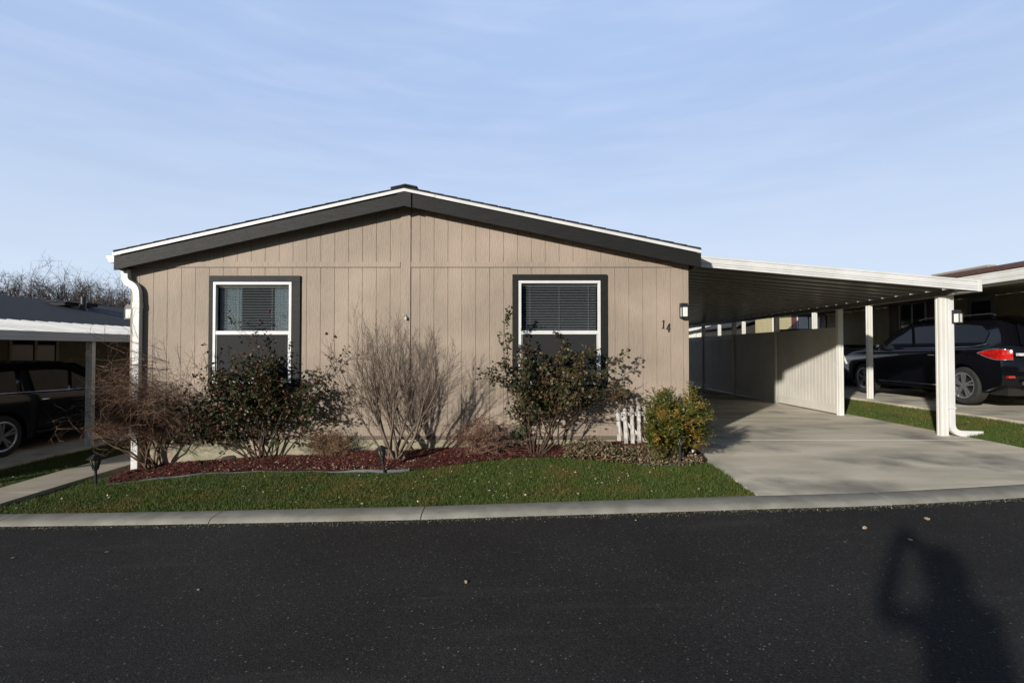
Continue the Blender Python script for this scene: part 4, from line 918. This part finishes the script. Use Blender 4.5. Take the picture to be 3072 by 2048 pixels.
    if kind == 'pickup':
        for sd_ in (-1,1): tl = MB(); tl.box(min(sd_*(hw-.13),sd_*(hw+.004)),max(sd_*(hw-.13),sd_*(hw+.004)),-1.19,-1.06,.80,1.12); tl.build('tail_lamp', M['red_lens'], root)
        bp = MB(); bp.box(-.88,.88,-1.33,-1.18,.50,.66); bp.build('rear_bumper', M['chrome'], root, bevel=.015)
        tg = MB(); tg.box(-.7,.7,-1.225,-1.20,1.10,1.13); tg.build('tailgate_trim', M['chrome'], root)
    root.location = loc
    return root
car('suv', 'black SUV with red tail lamp and chrome window line under the right carport', 'car', (8.97+.95,10.0,.262), M['paint'], kind='suv')
car('crossover_car', 'dark car with silver alloy wheel parked under the left carport', 'car', (-8.25-.92,8.15,-.43), M['paint2'], hw=.92, kind='sedan', r=.35)
car('pickup_truck', 'dark pickup truck parked in front of the black SUV, mostly hidden by posts', 'truck', (10.15,16.2,.262), M['paint2'], kind='pickup')

# ------------------------------------------------------------------ plants
def rec(mb, p, d, L_, r, lev, cfg, tips, parent_d=None):
    n = max(3, int(L_/cfg['seg'][min(lev,len(cfg['seg'])-1)])); pts = [Vector(p)]; d = Vector(d).normalized(); dirs = [d]
    wob = cfg['wob'][min(lev,len(cfg['wob'])-1)]; up = cfg['up'][min(lev,len(cfg['up'])-1)]
    for i in range(n):
        d = (d+Vector((random.gauss(0,wob),random.gauss(0,wob)*cfg.get('flat',1),random.gauss(0,wob)))+Vector((0,0,up))).normalized()
        q = pts[-1]+d*(L_/n)
        if 'ymax' in cfg and q.y > cfg['ymax']: q.y = cfg['ymax']-random.uniform(0,.02); d.y = -abs(d.y)*.5
        if 'xmin' in cfg and q.x < cfg['xmin']+random.uniform(0,.3): d.x += .45; d.normalize()
        if 'zmin' in cfg and q.z < cfg['zmin']+random.uniform(-.15,.2): d.z += .35; d.normalize()
        pts.append(q); dirs.append(d)
    rt = cfg.get('tip',.35); rad = [r*(1-(1-rt)*i/n) for i in range(n+1)]
    mb.tube(pts, rad, cfg['sides'][min(lev,len(cfg['sides'])-1)], cap=False)
    tips.append((lev, pts, dirs))
    if lev < cfg['levels']:
        nc_ = cfg['n'][lev]; nc_ = nc_ if isinstance(nc_,int) else random.randint(*nc_)
        for k in range(nc_):
            t = cfg['t0'][lev]+(1-cfg['t0'][lev])*((k+random.random())/nc_); i = min(n,max(1,int(t*n)))
            a = R(random.uniform(*cfg['ang'][lev])); b = random.uniform(0,2*math.pi)
            dd = dirs[i]; u = dd.orthogonal().normalized(); u = Matrix.Rotation(b,3,dd) @ u; nd = dd*math.cos(a)+u*math.sin(a); nd.y *= cfg.get('flat',1)
            rec(mb, pts[i], nd, L_*random.uniform(*cfg['len'][lev]), max(rad[i]*cfg['rr'], cfg['rmin']), lev+1, cfg, tips)

def bare_tree(px, py_top, Y, label, dens=1.0, spread=1.0, seed=0):
    random.seed(100+seed); top = at(px,py_top,Y=Y); base = Vector((top.x,Y,.0)); hgt = top.z
    t = empty('bare_tree', base, label, 'tree', 'bare trees beyond the left roof' if px < 500 else None); tips = []
    cfg = dict(levels=4, seg=[hgt/14,.5,.4,.3,.3], wob=[.06,.10,.13,.16,.2], up=[.03,.05,.05,.03,.02], sides=[7,5,4,3,3], n=[int(9*dens),int(8*dens),int(7*dens),5],
               t0=[.25,.25,.2,.15], ang=[(25,55*spread),(25,55),(25,60),(25,65)], len=[(.55,.8),(.45,.65),(.4,.6),(.4,.65)], rr=.60, rmin=.010, tip=.3)
    tr = MB(); trunk_tips = []
    c0 = dict(cfg); c0['levels'] = 0; rec(tr, base, (0,0,1), hgt*.5, hgt*.028, 0, c0, trunk_tips); tr.build('trunk', M['bark_tree'], t, smooth=True, ang=None)
    cr = MB(); pts = trunk_tips[0][1]; n = len(pts)
    for k in range(int(12*dens)):
        i = int((.25+.75*k/(12*dens))*(n-1)); a = random.uniform(0,6.28); e = R(random.uniform(30,75)); 
        c1 = dict(cfg); rec(cr, pts[i], (math.cos(a)*math.cos(e)*spread,math.sin(a)*math.cos(e)*spread,math.sin(e)), (hgt-pts[i].z)*random.uniform(.55,.76), hgt*.012, 1, c1, tips)
    cr.build('crown', M['bark_tree'], t); return t
bare_tree(40,800,38,'leftmost wide bare tree rising beyond the dark slate roof',1.0,1.1,1)
bare_tree(165,790,42,'tall bare tree above the roof vents of the left house',1.1,1.2,2)
bare_tree(262,835,36,'bare tree directly behind the vent pipe on the left roof',1.0,.9,3)
bare_tree(345,832,40,'bare tree between the vent pipe and the tan house downspout',1.1,.9,4)
bare_tree(420,850,34,'small bare tree just behind the corner of the tan house',1.0,.9,5)
bare_tree(2318,925,48,'small distant bare tree glimpsed over the dark shed roof',.9,1,6)

for hx0,hx1,hy,lb in ((-32,-5,-19,'long beige house added across the road, blocks sky glow in the left window'),(-1.5,17,-19,'wide beige house added across the road, blocks sky glow in the right window')):  # unseen houses added to block low sky glow in the window reflections
    oh = empty('neighbour_house', ((hx0+hx1)/2,hy,-.5), lb, 'house'); mb = MB(); mb.box(hx0,hx1,hy-8,hy,-.8,3.2); mb.build('wall', M['olive'], oh)
    mb = MB(); mb.prism([(hy+.4,3.15),(hy-4,5.9),(hy-8.4,3.15),(hy-8.4,3.3),(hy-4,6.05),(hy+.4,3.3)],'x',hx0-.4,hx1+.4); mb.build('roof', M['shingle'], oh)
    for k in range(3):
        xw = hx0+(hx1-hx0)*(k+.5)/3; f_ = MB(); f_.box(xw-.8,xw+.8,hy+.002,hy+.04,.6,1.9); fo = f_.build('window', M['white'], oh); p_ = MB(); p_.box(xw-.72,xw+.72,hy+.041,hy+.046,.68,1.82); p_.build('pane', M['house_glass'], fo)
random.seed(5)
for (tx,ty,th,lb) in ((-17,-27,8.2,'bare tree across the road mirrored in the left window'),(-9,-30,8.8,'bare tree across the road behind the photographer'),(2.5,-27,8.6,'bare tree across the road mirrored in the right window')):
    _at = at
    at = lambda px,py,X=None,Y=None,Z=None: Vector((tx,ty,th))
    t_ = bare_tree(900,0,ty,lb,.8,1.1,int(th*10)); at = _at
def base_at(px, py): p = gnd(px,py); p.z = float(bedz(p.x,p.y)); return p
def fan(mb, base, n, spread, L_, r, cfg, tips, dep=.35, lean=0, jx=.08):
    for k in range(n):
        u = (k+.5)/n*2-1+random.uniform(-.08,.08); a = u*spread+lean; b = random.uniform(-dep,dep)
        ll = L_(u)*random.uniform(.85,1.08)
        rec(mb, base+Vector((random.uniform(-jx,jx)+u*jx*.6,random.uniform(-.05,.05),-.02)), (math.sin(a),b-.05,math.cos(a)), ll, r*random.uniform(.7,1.15), 0, cfg, tips)
# lilac-like bare shrub, middle of the front
random.seed(11); b = base_at(1182,1388); rt = empty('bare_shrub', b, 'large fan-shaped leafless shrub in the middle of the tan wall', 'shrub'); tips = []
cfg = dict(levels=3, seg=[.09,.07,.06,.05], wob=[.045,.06,.08,.09], up=[.05,.07,.06,.04], sides=[6,4,3,3], n=[7,6,4], t0=[.28,.2,.15], ang=[(12,32),(14,34),(15,38)], len=[(.36,.5),(.36,.55),(.35,.6)], rr=.52, rmin=.0019, tip=.3, ymax=7.2, flat=.8)
mb = MB(); fan(mb, b, 15, R(44), lambda u: 1.22+.22*(1-u*u), .020, cfg, tips, dep=.3, jx=.10)
mb.build('stems', M['bark_tan'], rt)
# tangled vine shrub at the left corner
random.seed(12); b = base_at(455,1412); rt = empty('bare_shrub', b, 'tangled brown leafless bush at the left corner around the downspout', 'shrub'); tips = []
cfg = dict(levels=0, seg=[.09], wob=[.16], up=[.0], sides=[5], n=[0], t0=[0], ang=[(0,0)], len=[(1,1)], rr=.5, rmin=.003, tip=.5, ymax=7.15)
mb = MB(); stems_top = []
for k in range(12):
    a = R(random.uniform(-28,16)); tl = []; rec(mb, b+Vector((random.uniform(-.1,.1),random.uniform(-.06,.06),-.02)), (math.sin(a),random.uniform(-.2,.1),math.cos(a)), random.uniform(.75,1.25), .013, 0, cfg, tl); stems_top += tl[0][1][-6:]
cfg2 = dict(levels=2, seg=[.055,.05,.04], wob=[.20,.22,.22], up=[-.03,-.02,0], sides=[4,3,3], n=[6,3], t0=[.15,.2], ang=[(25,75),(25,70)], len=[(.45,.8),(.4,.7)], rr=.62, rmin=.0022, tip=.4, ymax=7.15, zmin=.12, xmin=-5.75)
ctr = Vector((b.x-.22,b.y-.02,b.z+1.18))
for k in range(110):
    p = random.choice(stems_top); a = random.uniform(0,6.28); e = random.uniform(-.5,.9); q = p+Vector((random.gauss(0,.08),random.gauss(0,.05),random.gauss(0,.1)))
    dirx = (ctr-q)*.7+Vector((math.cos(a)*1.0-.05,math.sin(a)*.35-.1,e)); rec(mb, q, dirx, random.uniform(.4,.8), .0042, 0, cfg2, tips)
for k in range(44):     # long whips arching to the left
    p = ctr+Vector((random.gauss(0,.2),random.gauss(0,.12),random.gauss(0,.25)))
    cfg3 = dict(cfg2); cfg3['levels'] = 1; cfg3['n'] = [3]; cfg3['wob'] = [.07,.12]; cfg3['up'] = [-.035,-.01]
    rec(mb, p, (-1,random.uniform(-.3,.2),random.uniform(-.2,.5)), random.uniform(.35,.66), .0042, 0, cfg3, tips)
for (px,py,L_) in ((560,1120,.5),(590,1105,.5),(500,1080,.5),(440,1120,.5),(400,1010,.7)):
    p = at(px,py,Y=b.y); cfg3 = dict(cfg2); cfg3['levels'] = 1; cfg3['n'] = [3]; cfg3['wob'] = [.08,.12]; cfg3['up'] = [.02,.0]
    rec(mb, p, (random.uniform(-.5,.5),0,1), L_*.6, .0036, 0, cfg3, tips)
mb.build('stems', M['bark_vine'], rt)

def rose(name, label, base, canes, leafmat, seed, leafsize=.036, zlow=.35, extra=(), per=.045, ymax=7.16, blooms=(), cfgx=None, keep=None):
    random.seed(seed); rt = empty(name, base, label, 'rose bush'); mb = MB(); tips = []
    cfg = dict(levels=2, seg=[.08,.06,.05], wob=[.07,.13,.16], up=[.01,.03,.02], sides=[6,4,3], n=[6,3], t0=[.35,.25], ang=[(25,60),(25,60)], len=[(.28,.5),(.35,.65)], rr=.6, rmin=.0028, tip=.45, ymax=ymax)
    if cfgx: cfg.update(cfgx)
    for (a,dep,L_,r,bx_) in canes: rec(mb, base+Vector((bx_,random.uniform(-.05,.05),-.02)), (math.sin(R(a)),dep,math.cos(R(a))), L_, r, 0, cfg, tips)
    for (p,d,L_,r) in extra: rec(mb, Vector(p), d, L_, r, 0, dict(cfg, n=[3,1]), tips)
    mb.build('canes', M['bark_rose'], rt, smooth=True, ang=None)
    P = []; D = []
    for lev, pts, dirs in tips:
        n = len(pts)
        for i in range(1,n):
            z = pts[i].z-base.z
            if z < zlow and random.random() > .12: continue
            if lev == 0 and i < n*.45 and random.random() > .15: continue
            seg = (pts[i]-pts[i-1]).length
            for _ in range(max(1,int(seg/per*random.uniform(.4,1.6)))):
                t = random.random(); q = pts[i-1].lerp(pts[i],t); dd = Vector((random.gauss(0,1),random.gauss(0,1),random.gauss(.1,.7))).normalized()
                c = q+dd*random.uniform(.01,.05)
                for lf in range(random.choice((2,3,3,4,5))):
                    d3 = (dd+Vector((random.gauss(0,.6),random.gauss(0,.6),random.gauss(0,.5)))); P.append(c+Vector((random.gauss(0,.012),random.gauss(0,.012),random.gauss(0,.012)))); D.append(d3)
    P = np.array([tuple(v) for v in P]); D = np.array([tuple(v) for v in D]); P[:,1] = np.minimum(P[:,1], 7.2)
    if keep:
        px_ = 1536+F*P[:,0]/P[:,1]; py_ = 1051-F*(P[:,2]-H)/P[:,1]; k_ = keep(px_,py_) | (rng.uniform(0,1,len(P)) < .04); P = P[k_]; D = D[k_]
    Nn = rng.normal(0,.7,P.shape)+np.array([0,-.25,.9])
    arrays('foliage', leafshape(P, leafsize, D, Nn, asp=.68), 6, leafmat, rt)
    for bl in blooms:
        m_ = MB()
        for k in range(4): m_.lathe([(0,-.014),(.020-.003*k,-.008),(.024-.004*k,.010),(.014-.003*k,.020),(0,.014)],(bl.x+random.uniform(-.004,.004),bl.y,bl.z+k*.003),9)
        m_.build('bloom', M['bloom'], rt, smooth=True, ang=None)
    return rt
# left rose bush
b = base_at(775,1386); Yb = b.y
canes = [(a, random.uniform(-.25,.1), l, .010, x) for a,l,x in ((-48,1.05,-.1),(-38,1.15,-.1),(-30,1.25,-.05),(-20,1.3,-.05),(-12,1.35,0),(-6,1.25,.0),(2,1.25,.05),(7,1.3,.05),(10,1.68,.05),(15,1.3,.1),(20,1.25,.1),(27,1.3,.1),(34,1.25,.12),(-24,.8,0),(18,.9,.1),(4,1.0,0),(-56,.9,-.1))]
tipc = at(980,1003,Y=Yb); 
ex_ = [(at(880,1200,Y=Yb),(.75,-.1,.75),1.05,.007),(at(900,1290,Y=Yb),(1,-.1,.28),.75,.006),(at(860,1230,Y=Yb),(1,0,-.05),.5,.005)]
rose('rose_bush','big dark leafy rose bush in front of the left window', b, canes, M['rose_leaf'], 21, leafsize=.041, zlow=.24, extra=ex_, per=.036, keep=lambda x,y: ((y > 1065+.30*np.abs(x-790)+rng.normal(0,14,len(x)))&(x < 1010)) | (rng.uniform(0,1,len(x)) < .2), blooms=[at(777,962,Y=Yb),at(808,934,Y=Yb),at(980,1002,Y=Yb),at(994,1077,Y=Yb)])
m_ = MB(); 
# right rose bush
b = base_at(1602,1366); Yb = b.y
canes = [(a, random.uniform(-.2,.1), l, .010, x) for a,l,x in ((-14,1.0,-.04),(-8,1.25,-.03),(2,1.2,0),(6,1.2,0),(12,1.25,.03),(18,1.25,.05),(25,1.3,.06),(32,1.35,.08),(38,1.45,.08),(44,1.3,.08),(22,1.0,.05),(34,.95,.08),(10,.9,0))]
ex_ = [(b+Vector((-.05,0,.0)),(-.30,-.05,1),.8,.010),(at(1525,1210,Y=Yb),(-.02,0,1),.75,.007),(at(1525,1080,Y=Yb),(-.08,0,1),.65,.006),(at(1760,1200,Y=Yb),(1,-.1,.05),.65,.006),(at(1800,1120,Y=Yb),(.9,0,.55),.5,.005),(at(1720,1250,Y=Yb),(1,-.1,.1),.8,.006),(at(1700,1200,Y=Yb),(1,-.1,.25),.6,.006)]
rose('rose_bush','browning rose bush with one tall left cane in front of the right window', b, canes, M['rose_leaf_dry'], 22, zlow=.42, extra=ex_, per=.032, leafsize=.042, keep=lambda x,y: (y < 1200+.30*np.clip(1800-x,0,400))&(x < 1895)&(y > 985+.5*np.clip(1560-x,0,40)*-5), cfgx=dict(up=[-.004,.03,.02]))
# nandina by the driveway
random.seed(31); b = base_at(2020,1372); rt = empty('nandina_bush', b, 'dense yellow-orange and green bush at the driveway corner of the house', 'bush'); mb = MB(); P = []; D = []; tips = []
cfg = dict(levels=1, seg=[.07,.05], wob=[.07,.1], up=[.0,-.01], sides=[4,3], n=[6], t0=[.3], ang=[(20,55)], len=[(.3,.5)], rr=.6, rmin=.0025, tip=.4, ymax=7.15)
for k in range(95):
    a = R(random.uniform(-32,32)); L_ = random.uniform(.36,.70)*(1.05-.25*abs(a)/.9); rec(mb, b+Vector((random.uniform(-.20,.14),random.uniform(-.12,.12),-.02)), (math.sin(a),random.uniform(-.55,.35),math.cos(a)), L_, .006, 0, cfg, tips)
mb.build('stems', M['bark_rose'], rt)
for lev, pts, dirs in tips:
    n = len(pts)
    for i in range(2,n):
        if lev == 0 and i < n*.35: continue
        dd = dirs[i]
        for _ in range(5 if lev else 3):
            out = (dd+Vector((random.gauss(0,.6),random.gauss(0,.6),random.gauss(0,.45)))).normalized(); q = pts[i].copy()
            for s in range(4):      # feathery compound leaf: leaflets in pairs along a thin stalk
                q = q+out*.022
                for sgn in (-1,1):
                    sd_ = out.cross(Vector((0,0,1))); sd_ = sd_.normalized() if sd_.length > .01 else Vector((1,0,0))
                    P.append(q.copy()); D.append(out*.9+sd_*sgn*.8+Vector((0,0,random.gauss(0,.3))))
P = np.array([tuple(v) for v in P]); D = np.array([tuple(v) for v in D]); P[:,1] = np.minimum(P[:,1],7.2)
px_ = 1536+F*P[:,0]/P[:,1]; py_ = 1051-F*(P[:,2]-H)/P[:,1]; k_ = (((px_-2018)/112)**2+((py_-1268)/132)**2 < 1+rng.normal(0,.3,len(P)))&((py_ < 1215)|(px_ > 1942+rng.normal(0,7,len(P)))); P = P[k_]; D = D[k_]
arrays('foliage', leafshape(P,.029,D,rng.normal(0,.5,P.shape)+np.array([0,-.3,.9]),asp=.34), 6, M['nandina'], rt)
# two low dry shrubs
def dry_shrub(px,py,label,seed,n,spread,L_,mat,heads=False,off=0):
    random.seed(seed); b = base_at(px,py); rt = empty('dry_shrub', b, label, 'shrub'); mb = MB(); tips = []
    cfg = dict(levels=2, seg=[.05,.04,.04], wob=[.12,.16,.2], up=[.01,.01,.0], sides=[3,3,3], n=[4,3], t0=[.3,.3], ang=[(20,55),(20,60)], len=[(.3,.55),(.4,.7)], rr=.7, rmin=.0016, tip=.6, ymax=7.18)
    for k in range(n):
        a = R(random.uniform(-spread,spread)+off); rec(mb, b+Vector((random.uniform(-.12,.12),random.uniform(-.08,.08),-.01)), (math.sin(a),random.uniform(-.45,.2),math.cos(a)), L_*random.uniform(.6,1.1), .0030, 0, cfg, tips)
    mb.build('stems', mat, rt)
    P = []; D = []
    for lev, pts, dirs in tips:
        if lev >= 1 and random.random() < (.8 if heads else .25):
            for _ in range(8 if heads else 1): P.append(pts[-1]+Vector((random.gauss(0,.016),random.gauss(0,.016),random.gauss(0,.008)))); D.append(dirs[-1]+Vector((random.gauss(0,.7),random.gauss(0,.7),0)))
    P = np.array([tuple(v) for v in P]); D = np.array([tuple(v) for v in D])
    arrays('seed_heads' if heads else 'dry_leaves', leafshape(P,.012 if heads else .018,D,rng.normal(0,1,P.shape),asp=.8), 6, M['bark_vine'] if heads else M['dry_cover'], rt)
dry_shrub(985,1374,'low straw-brown twiggy shrub between the left rose bush and the bare shrub',41,95,62,.36,M['dry_twig2'])
dry_shrub(1425,1370,'low reddish dry shrub with flat seed heads left of the right rose bush',42,64,56,.46,M['dry_twig'],True,8)
# small green sprig
random.seed(43); b = base_at(1570,1350); rt = empty('leafy_plant', b, 'small bright green leafy sprig at the left foot of the right rose bush', 'plant'); mb = MB(); tips = []
cfg = dict(levels=1, seg=[.05,.04], wob=[.08,.1], up=[.03,.0], sides=[4,3], n=[3], t0=[.5], ang=[(25,60)], len=[(.3,.5)], rr=.7, rmin=.002, tip=.5, ymax=7.18)
for k in range(6): rec(mb, b+Vector((0,0,-.01)), (random.uniform(-.35,.1),random.uniform(-.2,.1),1), random.uniform(.26,.40), .0035, 0, cfg, tips)
mb.build('stems', M['bark_rose'], rt); P = []; D = []
for lev, pts, dirs in tips:
    for q,dd in zip(pts[2:],dirs[2:]):
        for _ in range(3): P.append(q); D.append(dd*.3+Vector((random.gauss(0,1),random.gauss(0,1),random.gauss(-.2,.5))))
arrays('foliage', leafshape(np.array([tuple(v) for v in P]),.055,np.array([tuple(v) for v in D]),flatN(len(P),.5),asp=.42), 6, M['green_leaf'], rt)
# dried ground cover under the picket piece
N_ = 4600; px_ = rng.uniform(1690,2100,N_); u = (px_-1690)/410; cx = np.interp(px_, [1690,2100], [base_at(1690,1365).x, 2.36]); ylo = yedge(cx)-.10; t = rng.uniform(0,1,N_)
cy = ylo+(np.where(cx > 1.35, 6.93, 7.05)-ylo)*t; mound = np.exp(-((cx-1.05)/.36)**2)*.20*np.sin(np.pi*np.clip(t*.9+.1,0,1))+.03
cz_ = bedz(cx,cy)+mound*rng.uniform(.25,1,N_); P = np.stack([cx,cy,cz_],-1)
o = arrays('ground_cover', leafshape(P,.040,flatD(N_,.6),flatN(N_,.8),asp=.42,fold=.5), 6, M['dry_cover']); tag(o, 'dried brown and green ground cover heaped before the small picket piece', 'ground cover', kind='stuff')
# weathered picket piece leaning on the wall
a = at(1845,1345,Y=7.1); rt = empty('picket_fence_piece', (a.x+.3,7.1,a.z), 'short weathered white picket fence piece leaning against the wall by the yellow bush', 'picket fence')
sc_ = 7.1/F
for i in range(6):
    xx = 1854+i*20.5; topy = (1224,1222,1216,1214,1214,1216)[i]; boty = (1322,1332,1340,1346,1350,1352)[i]; yt = 7.20; yb = 7.05
    p0 = at(xx+4,boty,Y=yb); p1 = at(xx,topy,Y=yt); mb = MB(); w_ = .052; t_ = .016
    d = (p1-p0); V = []
    for (o_,f_) in ((-1,0),(1,0)): V += [p0+Vector((o_*w_/2,0,0)),p0+Vector((o_*w_/2,t_,0))]
    q0,q1 = p0,p1
    mb.add([q0+Vector((-w_/2,0,0)),q0+Vector((w_/2,0,0)),q1+Vector((w_/2,0,-.03)),q1+Vector((0,0,0)),q1+Vector((-w_/2,0,-.03)),
            q0+Vector((-w_/2,t_,0)),q0+Vector((w_/2,t_,0)),q1+Vector((w_/2,t_,-.03)),q1+Vector((0,t_,0)),q1+Vector((-w_/2,t_,-.03))],
           [(0,1,2,3,4),(5,9,8,7,6),(0,5,6,1),(1,6,7,2),(2,7,8,3),(3,8,9,4),(4,9,5,0)])
    mb.build('picket', M['weathered'], rt)
mb = MB(); mb.bar(at(1846,1241,Y=7.215),at(1962,1240,Y=7.215),.016,.05,up=(0,0,1)); mb.build('rail', M['weathered'], rt)
mb = MB(); mb.bar(at(1850,1240,Y=7.195),at(1944,1332,Y=7.10),.04,.016,up=(0,1,0)); mb.build('brace', M['weathered'], rt)
# solar path lights
def path_light(px, py, s, label, tilt=0, mat=None):
    b = gnd(px,py) ; b.z = float(bedz(b.x,b.y)) if b.y > yedge(b.x) else b.z
    mt = mat or M['black_metal']; rt = empty('path_light', (0,0,0), label, 'garden light', 'solar lights along the bed')
    mb = MB(); mb.lathe([(.062,-.05),(.062,.50),(.075,.52),(.075,.56),(0,.56)],(0,0,0),10); mb.build('stake', mt, rt)
    mb = MB(); mb.lathe([(.40,.96),(.42,.97),(.15,1.10),(.13,1.13),(0,1.15),(0,.955),(.40,.96)],(0,0,0),4); mb.build('cap', mt, rt)
    mb = MB(); mb.lathe([(.11,.57),(.235,.955)],(0,0,0),8); mb.lathe([(0,.575),(.11,.575)],(0,0,0),8); gl_ = mb.build('lantern_glass', M['amber'], rt)
    mb = MB()
    for k in range(8):
        a = math.pi*k/4; c0 = (.118*math.cos(a),.118*math.sin(a),.57); c1 = (.245*math.cos(a+.39),.245*math.sin(a+.39),.955); c2 = (.245*math.cos(a-.39),.245*math.sin(a-.39),.955)
        mb.bar(c0,c1,.024,.024); mb.bar(c0,c2,.024,.024)
    mb.lathe([(.12,.55),(.13,.58),(.10,.59)],(0,0,0),12); mb.build('lantern_cage', mt, rt)
    rt.location = b; rt.scale = (s*.74,s*.74,s); rt.rotation_euler = (0,R(tilt),R(20)); return rt
path_light(288,1453,.34,'black lantern path light standing alone beside the concrete path',-2)
path_light(1153,1416,.30,'black path light leaning at the grey edging before the bare shrub',-8)
path_light(1491,1368,.34,'brownish path light hidden among the dry seed-head shrub',0,pm('faded_brown_metal',(.06,.04,.03),rough=.6))
path_light(2040,1388,.36,'dark path light under the yellow bush beside the driveway',0)
# flat dark stone in the mulch, spotlight by the driveway corner
b = base_at(690,1383); mb = MB(); mb.lathe([(0,.05),(.09,.045),(.13,.02),(.135,-.01)],(0,0,0),12); o = mb.build('stone', pm('dark_stone',(.035,.03,.028),(.06,.05,.045),rough=.9,scale=20), smooth=True, ang=50); o.location = b; o.scale = (1.0,.6,1); o.rotation_euler = (0,R(-8),.4); tag(o, 'flat dark stone lying in the red mulch left of the big rose bush', 'stone')
b = base_at(2078,1375); rt = empty('garden_spotlight', b, 'small black and white spotlight on the leaves right of the yellow bush', 'garden light'); mb = MB(); mb.tube([b,b+Vector((0,0,.05)),b+Vector((.02,-.03,.07))],.008,6); mb.lathe([(0,.0),(.03,.0),(.035,.05),(.0,.05)],(b.x,b.y-.03,b.z+.055),10); mb.build('housing', M['black_metal'], rt)
mb = MB(); mb.box(b.x-.035,b.x-.015,b.y-.075,b.y-.07,b.z+.07,b.z+.10); mb.box(b.x+.0,b.x+.018,b.y-.075,b.y-.07,b.z+.0,b.z+.05); mb.build('white_tag', M['white'], rt)

# ------------------------------------------------------------------ the photographer, standing behind the camera (casts the shadow on the road)
def skin(name, verts, edges__, radii, mat, parent, root=0, lv=1):
    me = bpy.data.meshes.new(name); me.from_pydata(verts, edges__, []); o = link(name, me, mat, parent)
    m1 = o.modifiers.new('skin','SKIN'); 
    for i,rv in enumerate(radii): me.skin_vertices[0].data[i].radius = (rv,rv) if not hasattr(rv,'__len__') else rv
    me.skin_vertices[0].data[root].use_root = True
    m2 = o.modifiers.new('sub','SUBSURF'); m2.levels = lv; m2.render_levels = lv; return o
fx, fy = .015, -.42; fz_ = float(zroad(fx,fy)); pr = empty('person', (fx,fy,fz_), 'person in a dark jacket holding up a camera, seen as a shadow on the road', 'person')
V = []; E = []; Rr = []
def av(p, r, link_to=None):
    V.append(Vector(p)+Vector((fx,fy,fz_))); Rr.append(r)
    if link_to is not None: E.append((link_to,len(V)-1))
    return len(V)-1
HT = 1.66+0
pel = av((0,0,.92),(.17,.14)); ch = av((0,0,1.15),(.165,.14),pel); sh_ = av((0,.01,1.38),(.18,.12),ch); nk = av((0,.02,1.50),.075,sh_); hd = av((0,.04,1.62),(.10,.11),nk); ht_ = av((0,.04,1.74),(.085,.09),hd)
av((0,.135,1.60),.018,hd)
for s in (-1,1):
    hp = av((s*.10,0,.88),.095,pel); kn = av((s*.12,.02,.50),.065,hp); an = av((s*.13,-.02,.09),.045,kn); av((s*.15,.12,.04),.04,an)
    so = av((s*.18,.0,1.38),.065,sh_)
    cam_l = Vector((0-fx,-.08-fy,H-fz_))
    if s < 0: el = av((-.25-fx,.22,1.31),.062,so)
    else: el = av((.22,.22,1.12),.058,so)
    wr = av(cam_l+Vector((s*.10,-.05,-.06)),.045,el); pm_ = av(cam_l+Vector((s*.085,-.01,-.03)),(.038,.02),wr)
    for k in range(4): q = av(cam_l+Vector((s*.075,.02,-.035+.02*k)),.009,pm_); av(cam_l+Vector((s*.05,.035,-.035+.02*k)),.008,q)
    q = av(cam_l+Vector((s*.065,-.05,-.02)),.011,pm_); av(cam_l+Vector((s*.045,-.055,.01)),.009,q)
Vl = [tuple(v) for v in V]
skin('body', Vl, E, Rr, M['coat'], pr, 0, 1)
mb = MB(); c = Vector((fx,fy+.02,fz_+1.63)); mb.lathe([(0,.14),(.07,.13),(.115,.08),(.135,.0),(.13,-.08),(.09,-.13)],tuple(c),16); mb.build('hair', M['hair'], pr, smooth=True, ang=None)
ph = empty('camera_body', (0,-.09,H), 'black handheld camera held up by the photographer', 'camera'); mb = MB()
mb.box(-.075,.075,-.13,-.055,H-.055,H+.055); mb.box(-.035,.035,-.13,-.06,H+.055,H+.11); mb.build('housing', M['black_metal'], ph, bevel=.008)
mb = MB(); mb.v = []; mb.lathe([(.036,-.055),(.036,-.01)],(0,0,0),20,'z'); mb.v = [(v[0],v[2],H+v[1]) for v in mb.v]; mb.build('lens', M['black_metal'], ph)
for o in bpy.data.objects:
    if 'org' in o: del o['org']
